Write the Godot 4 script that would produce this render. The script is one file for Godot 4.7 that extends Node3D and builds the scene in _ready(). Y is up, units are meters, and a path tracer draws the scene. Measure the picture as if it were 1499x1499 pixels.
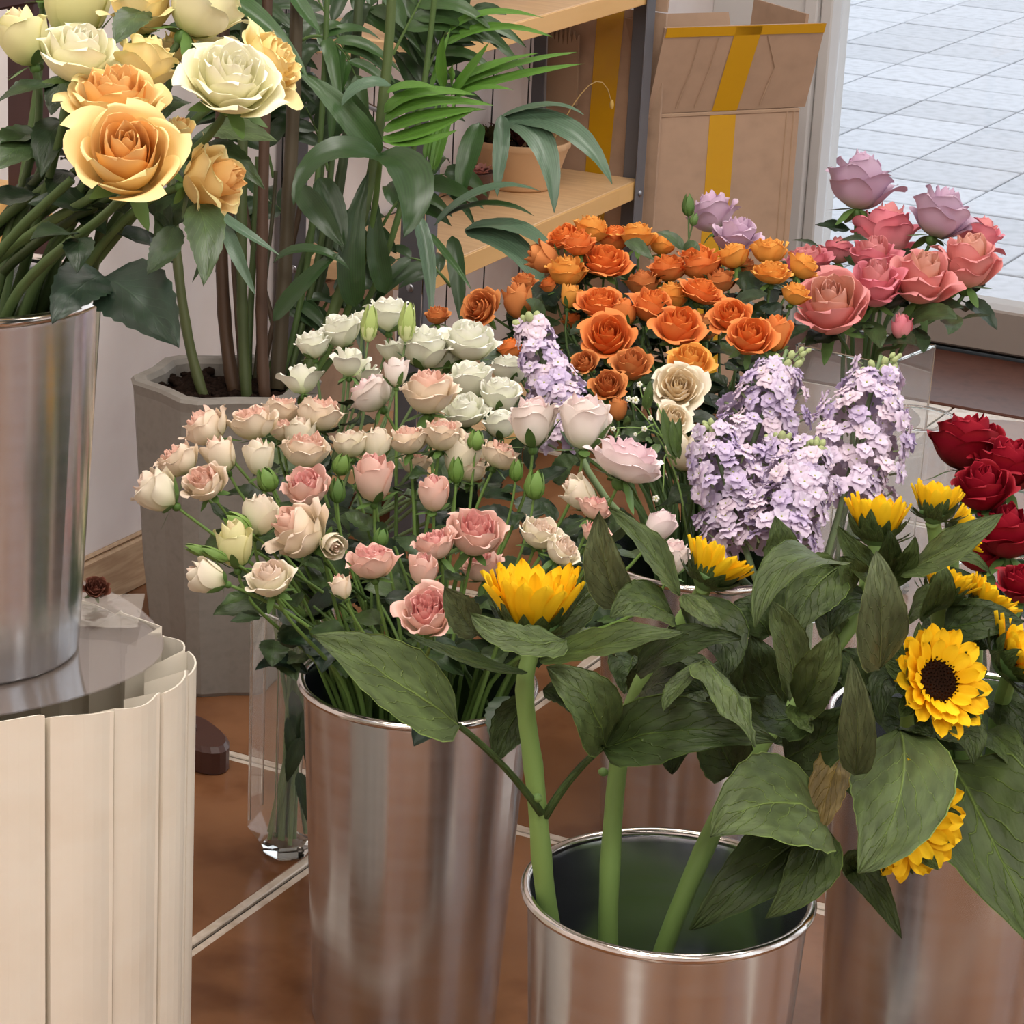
extends Node3D
# A flower shop corner: metal buckets of roses, sunflowers and stocks on a tiled floor, a palm, a shelf and a glass shop front.

const FOC := 4200.0
const PITCH := 18.3
const ROLL := 3.0
const YAW := 26.0
const EYE := Vector3(0, 1.34, 0)

var cr := Vector3.RIGHT
var cu := Vector3.UP
var cf := Vector3.FORWARD
var rng := RandomNumberGenerator.new()
var used := {}
var M := {}
var cache := {}
var wob := FastNoiseLite.new()


class MB:
	var v := PackedVector3Array()
	var c := PackedColorArray()
	var t := PackedVector2Array()
	var i := PackedInt32Array()

	func vert(p: Vector3, col := Color.WHITE, uv := Vector2.ZERO) -> int:
		v.append(p)
		c.append(col)
		t.append(uv)
		return v.size() - 1

	func tri(a: int, b: int, d: int) -> void:
		i.append(a)
		i.append(b)
		i.append(d)

	func grid(nu: int, nv: int, o: int) -> void:   # the last (nu+1)*(nv+1) vertices from o on
		for b in nv:
			for a in nu:
				var p := o + b * (nu + 1) + a
				tri(p, p + 1, p + nu + 2)
				tri(p, p + nu + 2, p + nu + 1)

	func quad(a: Vector3, b: Vector3, d: Vector3, e: Vector3, col := Color.WHITE) -> void:
		var o := v.size()
		vert(a, col, Vector2(0, 0))
		vert(b, col, Vector2(1, 0))
		vert(d, col, Vector2(1, 1))
		vert(e, col, Vector2(0, 1))
		tri(o, o + 1, o + 2)
		tri(o, o + 2, o + 3)

	func bevel_box(lo: Vector3, hi: Vector3, e := 0.003, col := Color.WHITE) -> void:
		# a box whose twelve edges are chamfered
		e = minf(e, 0.49 * minf(hi.x - lo.x, minf(hi.y - lo.y, hi.z - lo.z)))
		var m := (lo + hi) * 0.5
		var h := (hi - lo) * 0.5
		for ax in 3:
			for s in [-1.0, 1.0]:
				var a1 := (ax + 1) % 3
				var a2 := (ax + 2) % 3
				var q: Array[Vector3] = []
				for k in [[-1, -1], [1, -1], [1, 1], [-1, 1]]:
					var p := Vector3.ZERO
					p[ax] = s * h[ax]
					p[a1] = k[0] * (h[a1] - e)
					p[a2] = k[1] * (h[a2] - e)
					q.append(m + p)
				if s > 0:
					quad(q[3], q[2], q[1], q[0], col)
				else:
					quad(q[0], q[1], q[2], q[3], col)
		for ax in 3:
			var a1 := (ax + 1) % 3
			var a2 := (ax + 2) % 3
			for s1 in [-1.0, 1.0]:
				for s2 in [-1.0, 1.0]:
					var q: Array[Vector3] = []
					for k in [[-1, 0], [1, 0], [1, 1], [-1, 1]]:
						var p := Vector3.ZERO
						p[ax] = k[0] * (h[ax] - e)
						p[a1] = s1 * (h[a1] - (e if k[1] == 1 else 0.0))
						p[a2] = s2 * (h[a2] - (0.0 if k[1] == 1 else e))
						q.append(m + p)
					if s1 * s2 > 0:
						quad(q[3], q[2], q[1], q[0], col)
					else:
						quad(q[0], q[1], q[2], q[3], col)
		for sx in [-1.0, 1.0]:
			for sy in [-1.0, 1.0]:
				for sz in [-1.0, 1.0]:
					var o := v.size()
					vert(m + Vector3(sx * h.x, sy * (h.y - e), sz * (h.z - e)), col)
					vert(m + Vector3(sx * (h.x - e), sy * h.y, sz * (h.z - e)), col)
					vert(m + Vector3(sx * (h.x - e), sy * (h.y - e), sz * h.z), col)
					if sx * sy * sz > 0:
						tri(o, o + 2, o + 1)
					else:
						tri(o, o + 1, o + 2)

	func tube(p: PackedVector3Array, r0: float, r1: float, sides := 6, col := Color.WHITE, knob := 0.0) -> void:
		var o := v.size()
		var n := p.size()
		var up := Vector3(0.13, 0.31, 0.94)
		for k in n:
			var tg := (p[mini(k + 1, n - 1)] - p[maxi(k - 1, 0)]).normalized()
			var s := tg.cross(up)
			if s.length() < 0.05:
				s = tg.cross(Vector3.RIGHT)
			s = s.normalized()
			up = s.cross(tg).normalized()
			var r := lerpf(r0, r1, float(k) / maxf(n - 1, 1))
			if knob > 0.0 and k % 4 == 2:
				r *= 1.0 + knob
			for a in sides + 1:
				var f := TAU * a / sides
				vert(p[k] + (s * cos(f) + up * sin(f)) * r, col, Vector2(float(a) / sides, float(k) / n))
		grid(sides, n - 1, o)
		for e in 2:
			var at := 0 if e == 0 else n - 1
			var mid := vert(p[at], col)
			for a in sides:
				var q := o + at * (sides + 1) + a
				if e == 0:
					tri(mid, q + 1, q)
				else:
					tri(mid, q, q + 1)

	func lathe(prof: PackedVector2Array, seg := 48, col := Color.WHITE, twist := 0.0) -> void:
		var o := v.size()
		for k in prof.size():
			for a in seg + 1:
				var f := TAU * a / seg + twist
				vert(Vector3(prof[k].x * cos(f), prof[k].y, prof[k].x * sin(f)), col, Vector2(float(a) / seg, float(k) / (prof.size() - 1)))
		grid(seg, prof.size() - 1, o)

	func ball(at: Vector3, r: Vector3, col := Color.WHITE, nu := 8, nv := 5) -> void:
		var o := v.size()
		for k in nv + 1:
			var f := PI * k / nv
			for a in nu + 1:
				var g := TAU * a / nu
				vert(at + Vector3(r.x * sin(f) * cos(g), -r.y * cos(f), r.z * sin(f) * sin(g)), col, Vector2(float(a) / nu, float(k) / nv))
		grid(nu, nv, o)

	func extrude(poly: PackedVector2Array, y0: float, y1: float, e := 0.0, col := Color.WHITE) -> void:
		# a flat plate with the outline poly (x, z), its top edge chamfered by e
		var n := poly.size()
		var mid := Vector2.ZERO
		for p in poly:
			mid += p / n
		var rings := [[0.0, y0], [0.0, y1 - e], [e, y1]]
		var turn := 0.0
		for k in n:
			turn += poly[k].cross(poly[(k + 1) % n])
		var o := v.size()
		for ring in rings:
			for k in n + 1:
				var p: Vector2 = poly[k % n]
				p -= (p - mid).normalized() * ring[0]
				vert(Vector3(p.x, ring[1], p.y), col, p)
		for b in 2:
			for k in n:
				var p := o + b * (n + 1) + k
				if turn > 0:
					tri(p, p + n + 2, p + 1)
					tri(p, p + n + 1, p + n + 2)
				else:
					tri(p, p + 1, p + n + 2)
					tri(p, p + n + 2, p + n + 1)
		var top := v.size()
		for k in n:
			var p: Vector2 = poly[k] - (poly[k] - mid).normalized() * e
			vert(Vector3(p.x, y1, p.y), col, p)
		var ids := Geometry2D.triangulate_polygon(poly)
		for k in range(0, ids.size(), 3):
			var a := poly[ids[k]]
			var w := (poly[ids[k + 1]] - a).cross(poly[ids[k + 2]] - a)
			if w > 0:
				tri(top + ids[k], top + ids[k + 1], top + ids[k + 2])
			else:
				tri(top + ids[k], top + ids[k + 2], top + ids[k + 1])

	func mesh(smooth := true) -> ArrayMesh:
		var arr := []
		arr.resize(Mesh.ARRAY_MAX)
		if not smooth:
			var v2 := PackedVector3Array()
			var c2 := PackedColorArray()
			var t2 := PackedVector2Array()
			for k in i:
				v2.append(v[k])
				c2.append(c[k])
				t2.append(t[k])
			v = v2
			c = c2
			t = t2
			i = PackedInt32Array(range(v.size()))
		var n := PackedVector3Array()
		n.resize(v.size())
		for k in range(0, i.size(), 3):
			var a := v[i[k]]
			var f := (v[i[k + 2]] - a).cross(v[i[k + 1]] - a)
			n[i[k]] += f
			n[i[k + 1]] += f
			n[i[k + 2]] += f
		for k in n.size():
			n[k] = n[k].normalized() if n[k].length_squared() > 1e-20 else Vector3.UP
		arr[Mesh.ARRAY_VERTEX] = v
		arr[Mesh.ARRAY_NORMAL] = n
		arr[Mesh.ARRAY_COLOR] = c
		arr[Mesh.ARRAY_TEX_UV] = t
		arr[Mesh.ARRAY_INDEX] = i
		var m := ArrayMesh.new()
		m.add_surface_from_arrays(Mesh.PRIMITIVE_TRIANGLES, arr)
		return m


# ---------------------------------------------------------------- places and names

func at(px: float, py: float, d: float) -> Vector3:      # the point that the photograph shows at (px, py), d metres deep
	return EYE + (cr * (px - 749.5) / FOC + cu * (749.5 - py) / FOC + cf) * d

func on_level(px: float, py: float, y: float) -> Vector3:
	var r := cr * (px - 749.5) / FOC + cu * (749.5 - py) / FOC + cf
	return EYE + r * ((y - EYE.y) / r.y)

func dir(r: float, u: float, t: float) -> Vector3:        # right, up, towards the viewer
	return (cr * r + cu * u - cf * t).normalized()

func numbered(n: String) -> String:
	var k: int = used.get(n, 0)
	used[n] = k + 1
	return n if k == 0 else "%s_%03d" % [n, k]

func tag(o: Node, label: String, category: String, group := "") -> void:
	o.set_meta("label", label)
	o.set_meta("category", category)
	if group:
		o.set_meta("group", group)

func thing(called: String, label: String, category: String, where := Vector3.ZERO, group := "") -> Node3D:
	var o := Node3D.new()
	o.name = numbered(called)
	add_child(o)
	o.position = where
	tag(o, label, category, group)
	return o

func obj(called: String, m: Mesh, mat: Material, parent: Node = null, xf := Transform3D.IDENTITY) -> MeshInstance3D:
	var o := MeshInstance3D.new()
	o.mesh = m
	o.material_override = mat
	o.transform = xf
	if parent == null:
		o.name = numbered(called)
		add_child(o)
	else:
		o.name = called
		var n := 0
		while parent.has_node(NodePath(o.name)):
			n += 1
			o.name = "%s_%03d" % [called, n]
		parent.add_child(o)
	return o

func part(called: String, m: Mesh, mat: Material, parent: Node, idx: int, xf := Transform3D.IDENTITY) -> MeshInstance3D:
	var o := MeshInstance3D.new()
	o.mesh = m
	o.material_override = mat
	o.transform = xf
	o.name = called if idx == 0 else "%s_%03d" % [called, idx]
	parent.add_child(o)
	return o

func struct(called: String, m: Mesh, mat: Material, label: String, category: String) -> MeshInstance3D:
	var o := obj(called, m, mat)
	o.set_meta("kind", "structure")
	tag(o, label, category)
	return o

func box_mesh(lo: Vector3, hi: Vector3, e := 0.003) -> ArrayMesh:
	var b := MB.new()
	b.bevel_box(lo, hi, e)
	return b.mesh(false)

func bez(p: Array, t: float) -> Vector3:
	if p.size() == 2:
		return p[0].lerp(p[1], t)
	if p.size() == 3:
		var a: Vector3 = p[0].lerp(p[1], t)
		return a.lerp(p[1].lerp(p[2], t), t)
	return p[0].bezier_interpolate(p[1], p[2], p[3], t)

func path(p: Array, n: int) -> PackedVector3Array:
	var r := PackedVector3Array()
	for k in n + 1:
		r.append(bez(p, float(k) / n))
	return r

func lin(h: String) -> Color:
	return Color(h).srgb_to_linear()


# ---------------------------------------------------------------- materials

func mat(col: Color, rough := 0.6, metal := 0.0, spec := 0.5) -> StandardMaterial3D:
	var m := StandardMaterial3D.new()
	m.albedo_color = col
	m.roughness = rough
	m.metallic = metal
	m.metallic_specular = spec
	return m

func tinted(rough: float, through: float, spec := 0.4, tex: Texture2D = null) -> StandardMaterial3D:
	var m := mat(Color.WHITE, rough, 0.0, spec)
	m.vertex_color_use_as_albedo = true
	if tex:
		m.albedo_texture = tex
	if through > 0.0:
		m.backlight_enabled = true
		m.backlight = Color(through, through, through)
	return m

func noise_tex(freq: float, ramp: Array, sx := 512, oct := 4, normal := false, sd := 1) -> NoiseTexture2D:
	var f := FastNoiseLite.new()
	f.seed = sd
	f.frequency = freq
	f.fractal_octaves = oct
	var t := NoiseTexture2D.new()
	t.width = sx
	t.height = sx
	t.seamless = true
	t.noise = f
	if normal:
		t.as_normal_map = true
		t.bump_strength = 3.0
	elif ramp.size():
		var g := Gradient.new()
		g.offsets = PackedFloat32Array([0.0, 0.5, 1.0])
		g.colors = PackedColorArray([ramp[0], ramp[1], ramp[2]])
		t.color_ramp = g
	return t

func world_map(m: StandardMaterial3D, scale: Vector3) -> StandardMaterial3D:
	m.uv1_triplanar = true
	m.uv1_world_triplanar = true
	m.uv1_scale = scale
	return m

func vein_tex(side: int, pale: float, mid_w: float, vein_w: float, n: int, mottled: float) -> ImageTexture:
	# u across the leaf (0..1, midrib at 0.5), v from base to tip; brighter where veins run
	var im := Image.create(side, side, false, Image.FORMAT_RGB8)
	var f := FastNoiseLite.new()
	f.frequency = 0.02
	f.seed = 5
	for y in side:
		var v := float(y) / side
		for x in side:
			var u := absf(float(x) / side - 0.5) * 2.0
			var g := 0.60 + mottled * f.get_noise_2d(x, y * 0.7)
			var s := fposmod((v - 0.42 * pow(u, 0.8)) * n + 0.1 * f.get_noise_2d(x * 0.8, y * 0.8) * 4.0, 1.0)
			var w := vein_w * (1.25 - u)
			var k := maxf(0.0, 1.0 - minf(s, 1.0 - s) / maxf(w, 0.004))
			k = maxf(k, maxf(0.0, 1.0 - u / (mid_w * (1.15 - v))))
			k = maxf(k, smoothstep(0.955, 0.985, u) * 0.8)
			var col := Color(g, g, g).lerp(Color(1.0, 1.0, 0.86), k * pale)
			im.set_pixel(x, y, col)
	return ImageTexture.create_from_image(im)

func blade_tex(side: int) -> ImageTexture:
	var im := Image.create(side, side, false, Image.FORMAT_RGB8)
	var f := FastNoiseLite.new()
	f.frequency = 0.03
	for x in side:
		var u := float(x) / side
		var s := 0.5 + 0.5 * cos((u - 0.5) * TAU * 11.0)
		for y in side:
			var g := 0.84 + 0.10 * s + 0.08 * f.get_noise_2d(x * 3.0, y * 0.25)
			im.set_pixel(x, y, Color(g, g, g))
	return ImageTexture.create_from_image(im)

func wood_tex(a: Color, b: Color, side := 512) -> ImageTexture:
	var im := Image.create(side, side, false, Image.FORMAT_RGB8)
	var f := FastNoiseLite.new()
	f.frequency = 0.012
	f.seed = 11
	for y in side:
		for x in side:
			var g := 0.5 + 0.5 * sin(y * 0.16 + 9.0 * f.get_noise_2d(x * 0.25, y * 1.5)) * 0.6 + 0.35 * f.get_noise_2d(x * 1.1, y * 16.0)
			im.set_pixel(x, y, a.lerp(b, clampf(g, 0, 1)))
	return ImageTexture.create_from_image(im)

func make_materials() -> void:
	M.petal = tinted(0.62, 0.5, 0.25)
	M.red_petal = tinted(0.55, 0.12, 0.3)
	M.sun_petal = tinted(0.6, 0.45, 0.25)
	M.stem = tinted(0.5, 0.0)
	M.sun_leaf = tinted(0.48, 0.26, 0.36, vein_tex(256, 0.85, 0.045, 0.045, 7, 0.16))
	M.rose_leaf = tinted(0.42, 0.16, 0.5, vein_tex(128, 0.35, 0.05, 0.07, 8, 0.14))
	M.sun_leaf.heightmap_enabled = true
	M.sun_leaf.heightmap_texture = M.sun_leaf.albedo_texture
	M.sun_leaf.heightmap_scale = 0.4
	M.sun_leaf.heightmap_flip_texture = true
	M.rose_leaf.heightmap_enabled = true
	M.rose_leaf.heightmap_texture = M.rose_leaf.albedo_texture
	M.rose_leaf.heightmap_scale = 0.1
	M.rose_leaf.heightmap_flip_texture = true
	M.blade = tinted(0.36, 0.18, 0.5, blade_tex(128))
	M.metal = mat(Color(0.80, 0.815, 0.84), 0.24, 1.0)
	M.metal.anisotropy_enabled = true
	M.metal.anisotropy = -0.75
	M.metal.roughness_texture = noise_tex(0.01, [Color(0.75, 0.75, 0.75), Color(0.9, 0.9, 0.9), Color(1, 1, 1)], 256)
	M.metal.uv1_scale = Vector3(1, 18, 1)
	M.rim = mat(Color(0.84, 0.82, 0.80), 0.16, 1.0)
	M.paint_grey = mat(Color(0.36, 0.36, 0.38), 0.45)
	M.chrome = mat(Color(0.6, 0.6, 0.62), 0.3, 1.0)
	M.black = mat(Color(0.05, 0.045, 0.045), 0.5)
	M.wall = world_map(mat(Color(0.91, 0.88, 0.87), 0.8), Vector3(1.2, 1.2, 1.2))
	M.wall.albedo_texture = noise_tex(0.008, [Color(0.96, 0.95, 0.95), Color(1, 1, 1), Color(0.98, 0.97, 0.96)])
	M.white_frame = mat(Color(0.80, 0.79, 0.78), 0.4)
	M.rail = mat(Color(0.58, 0.54, 0.51), 0.45)
	M.ceiling = mat(Color(0.88, 0.86, 0.83), 0.9)
	M.tile_white = world_map(mat(Color(0.85, 0.80, 0.74), 0.2), Vector3(3, 3, 3))
	M.tile_white.albedo_texture = noise_tex(0.012, [Color(0.80, 0.76, 0.72), Color(1, 1, 1), Color(0.88, 0.85, 0.80)])
	M.tile_brown = []
	for k in 3:
		var m := world_map(mat([Color(0.53, 0.37, 0.25), Color(0.50, 0.345, 0.23), Color(0.55, 0.39, 0.28)][k], 0.17, 0.0, 0.36), Vector3(1.6, 1.6, 1.6))
		m.albedo_texture = noise_tex(0.006, [Color(0.72, 0.66, 0.62), Color(0.95, 0.93, 0.92), Color(1, 1, 1)], 512, 5, false, k)
		M.tile_brown.append(m)
	M.joint = mat(Color(0.10, 0.08, 0.07), 0.6)
	M.threshold = world_map(mat(Color(0.36, 0.23, 0.19), 0.35, 0.0, 0.3), Vector3(2, 2, 2))
	M.threshold.albedo_texture = noise_tex(0.02, [Color(0.8, 0.8, 0.8), Color(1, 1, 1), Color(0.9, 0.88, 0.88)])
	M.paver = []
	for k in 4:
		var g: float = [0.79, 0.815, 0.77, 0.80][k]
		var m := world_map(mat(Color(g * 0.965, g * 0.985, g * 1.02), 0.75), Vector3(2.2, 2.2, 2.2))
		m.albedo_texture = noise_tex(0.02, [Color(0.88, 0.88, 0.88), Color(0.97, 0.97, 0.97), Color(1, 1, 1)], 512, 5, false, 20 + k)
		M.paver.append(m)
	M.pave_bed = mat(Color(0.42, 0.42, 0.43), 0.9)
	M.glass = mat(Color(0.92, 0.97, 0.97, 0.04), 0.02)
	M.glass.transparency = BaseMaterial3D.TRANSPARENCY_ALPHA
	M.vase_glass = mat(Color(0.9, 0.95, 0.95, 0.06), 0.02)
	M.vase_glass.transparency = BaseMaterial3D.TRANSPARENCY_ALPHA
	M.solid_glass = mat(Color(0.97, 0.99, 0.98, 0.0), 0.02)
	M.solid_glass.refraction_enabled = true
	M.solid_glass.refraction_scale = 0.05
	M.acetate = mat(Color(0.52, 0.47, 0.45, 0.34), 0.08)
	M.acetate.transparency = BaseMaterial3D.TRANSPARENCY_ALPHA
	M.wrap = mat(Color(0.85, 0.82, 0.76, 0.26), 0.12)
	M.wrap.transparency = BaseMaterial3D.TRANSPARENCY_ALPHA
	M.cream = world_map(mat(Color(0.93, 0.905, 0.845), 0.38), Vector3(2, 2, 2))
	M.cream.albedo_texture = noise_tex(0.01, [Color(0.97, 0.95, 0.93), Color(1, 1, 1), Color(0.99, 0.98, 0.97)])
	M.shelf = world_map(mat(Color.WHITE, 0.42), Vector3(1.7, 1.7, 1.7))
	M.shelf.albedo_texture = wood_tex(Color(0.84, 0.69, 0.51), Color(0.90, 0.76, 0.58))
	M.shelf_edge = world_map(mat(Color.WHITE, 0.42), Vector3(1.7, 1.7, 1.7))
	M.shelf_edge.albedo_texture = wood_tex(Color(0.86, 0.67, 0.40), Color(0.90, 0.72, 0.46), 128)
	M.base_wood = world_map(mat(Color.WHITE, 0.45), Vector3(2.5, 2.5, 2.5))
	M.base_wood.albedo_texture = wood_tex(Color(0.66, 0.54, 0.42), Color(0.78, 0.67, 0.54))
	M.card = world_map(mat(Color(0.72, 0.60, 0.50), 0.85), Vector3(2, 2, 2))
	M.card.albedo_texture = noise_tex(0.02, [Color(0.9, 0.9, 0.9), Color(0.97, 0.97, 0.97), Color(1, 1, 1)])
	M.card_edge = mat(Color(0.68, 0.57, 0.47), 0.9)
	M.tape = mat(Color(0.80, 0.60, 0.10), 0.25)
	M.planter = world_map(mat(Color(0.54, 0.52, 0.49), 0.7), Vector3(3, 3, 3))
	M.planter.albedo_texture = noise_tex(0.03, [Color(0.9, 0.9, 0.9), Color(1, 1, 1), Color(0.94, 0.94, 0.94)])
	M.soil = world_map(mat(Color(0.20, 0.165, 0.15), 1.0, 0.0, 0.1), Vector3(6, 6, 6))
	M.soil.albedo_texture = noise_tex(0.06, [Color(0.3, 0.3, 0.3), Color(0.8, 0.75, 0.7), Color(1, 1, 1)])
	M.kraft_pot = mat(Color(0.80, 0.65, 0.49), 0.75)
	M.maroon = mat(Color(0.22, 0.11, 0.10), 0.4)
	M.dark_wood = mat(Color(0.28, 0.17, 0.14), 0.4)
	M.disc = tinted(0.9, 0.0, 0.2)


# ---------------------------------------------------------------- leaves

func leaf_into(b: MB, p: Array, w: float, up: Vector3, shape: String, col: Color, fold := 0.12, wave := 0.05, na := 6, nl := 12, twist := 0.0) -> void:
	var o := b.v.size()
	var ph := rng.randf() * TAU
	var fr := rng.randf_range(8.0, 13.0)
	var sd := rng.randf() * 90.0
	wob.frequency = 1.0
	for k in nl + 1:
		var t := float(k) / nl
		var c := bez(p, t)
		var tg := (bez(p, minf(t + 0.03, 1.0)) - bez(p, maxf(t - 0.03, 0.0))).normalized()
		var hint := up.rotated(tg, twist * (t - 0.3))
		var s := tg.cross(hint)
		s = s.normalized() if s.length() > 0.02 else tg.cross(cu).normalized()
		var n := s.cross(tg).normalized()
		var f := 0.0
		match shape:
			"heart": f = pow(sin(PI * pow(t, 0.58)), 0.78)
			"blade": f = pow(sin(PI * pow(t, 0.62)), 0.72)
			"round": f = pow(sin(PI * pow(t, 0.72)), 0.62)
			_: f = pow(sin(PI * pow(t, 0.72)), 0.85)
		f = maxf(f, 0.012) * w * 0.5
		var swing := wob.get_noise_2d(t * 1.6, sd) * w * wave * 3.2
		var jag := (0.045 if shape == "oval" or shape == "round" else 0.02) * (1.0 if k % 2 == 0 else -1.0)
		for a in na + 1:
			var u := 2.0 * a / na - 1.0
			var edge := 1.0 + (jag if absf(u) > 0.95 else 0.0)
			var lift := fold * absf(u) * f * 2.0 + wave * w * u * u * sin(fr * t + ph + 1.3 * signf(u)) - 0.25 * fold * f * u * u + w * wave * 2.6 * wob.get_noise_3d(u * 1.5, t * 4.5, sd) + swing * t * t
			b.vert(c + s * u * f * edge + n * lift, col, Vector2(0.5 + 0.5 * u, t))
	b.grid(na, nl, o)

func rose_leaf_mesh(k: int, tone: int) -> ArrayMesh:      # along +z, face up +y, one long
	var key := "leaf%d_%d" % [k, tone]
	if not cache.has(key):
		var b := MB.new()
		var drop: float = [0.05, 0.22, -0.08, 0.35][k]
		var col := lin(["#6f9250", "#527442", "#3c5c3a", "#86a45c", "#789666"][tone])
		leaf_into(b, [Vector3.ZERO, Vector3(0.04, 0.06, 0.5), Vector3(0, -drop, 1.0)], 0.66, Vector3.UP, "oval", col, 0.14, 0.03, 6, 12)
		b.tube(path([Vector3(0, -0.002, 0.02), Vector3(0, 0, -0.16)], 2), 0.016, 0.02, 4, col)
		cache[key] = b.mesh()
	return cache[key]

func toward_basis(fwd: Vector3, up: Vector3) -> Basis:
	var z := fwd.normalized()
	var x := up.cross(z)
	x = x.normalized() if x.length() > 0.02 else Vector3.RIGHT
	return Basis(x, z.cross(x), z)


# ---------------------------------------------------------------- blooms

func scheme(s: String) -> Array:      # base, middle, edge of an outer petal; the same of an inner one
	match s:
		"cream": return ["#d2d78c", "#f5f0c4", "#faf7de", "#e9e8a8", "#f8f3cc", "#fbf8e2"]
		"butter": return ["#d4d084", "#f8e29c", "#fae9b4", "#f8cf74", "#fad988", "#fbe4a4"]
		"peach": return ["#dfcb7c", "#f9d88e", "#fae2a8", "#fbb45a", "#fcc26e", "#fcd08c"]
		"greenish": return ["#b9c676", "#e4e0a0", "#f3ebbc", "#e8d88e", "#f4e2a8", "#f7e6be"]
		"white": return ["#c9d898", "#f5f6e0", "#fbfbf0", "#e2ecb8", "#f7f8de", "#fcfcf2"]
		"blush": return ["#dcdaa4", "#f4e6cc", "#f8e4d0", "#f2d4b0", "#f7d6be", "#f9cfbe"]
		"ivory": return ["#d8dca4", "#f3ecd0", "#f7ebd8", "#f0e4bc", "#f5e4c8", "#f7e0d0"]
		"pink": return ["#e2d2a8", "#f4d4c2", "#f7ccc0", "#eda8a0", "#f2aaa6", "#f6bcb4"]
		"pale": return ["#d6dab2", "#f6eee4", "#f9ebe6", "#f2e6d2", "#f7e8e0", "#f7dcdc"]
		"shell": return ["#e6dccc", "#f8eeea", "#f7e2e4", "#f3e0da", "#f8e6e8", "#f5d4dc"]
		"orange": return ["#dc9440", "#f0904c", "#f39656", "#e8702e", "#ef8038", "#f38c46"]
		"amber": return ["#dca644", "#f4ac50", "#f7b45c", "#e8943a", "#f3a246", "#f7b058"]
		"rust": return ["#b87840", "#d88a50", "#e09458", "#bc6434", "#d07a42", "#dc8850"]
		"tan": return ["#e2cc9c", "#f8ecd0", "#faf0dc", "#f5d6a4", "#f9e2bc", "#faeacc"]
		"coral": return ["#dcbe94", "#f2a69c", "#f4a4a4", "#f3bc90", "#f5c09e", "#f5b8a8"]
		"rosepink": return ["#deb8a0", "#f0949c", "#f294a4", "#f3aa98", "#f2a29e", "#f3a4a6"]
		"lavender": return ["#c4bea2", "#d0b0c6", "#dac0d4", "#ceA4c2", "#d6b0cc", "#dec0d8"]
		"red": return ["#500c16", "#82121f", "#961828", "#740e1c", "#901626", "#a21c2e"]
		"dry": return ["#5a3a2c", "#7a4a38", "#8a5848", "#6a3a30", "#7a4438", "#8c5a4c"]
	return ["#c9cf8a", "#eeeac2", "#f6f3dc", "#dfe2a0", "#f2eec8", "#f8f5e2"]

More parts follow.
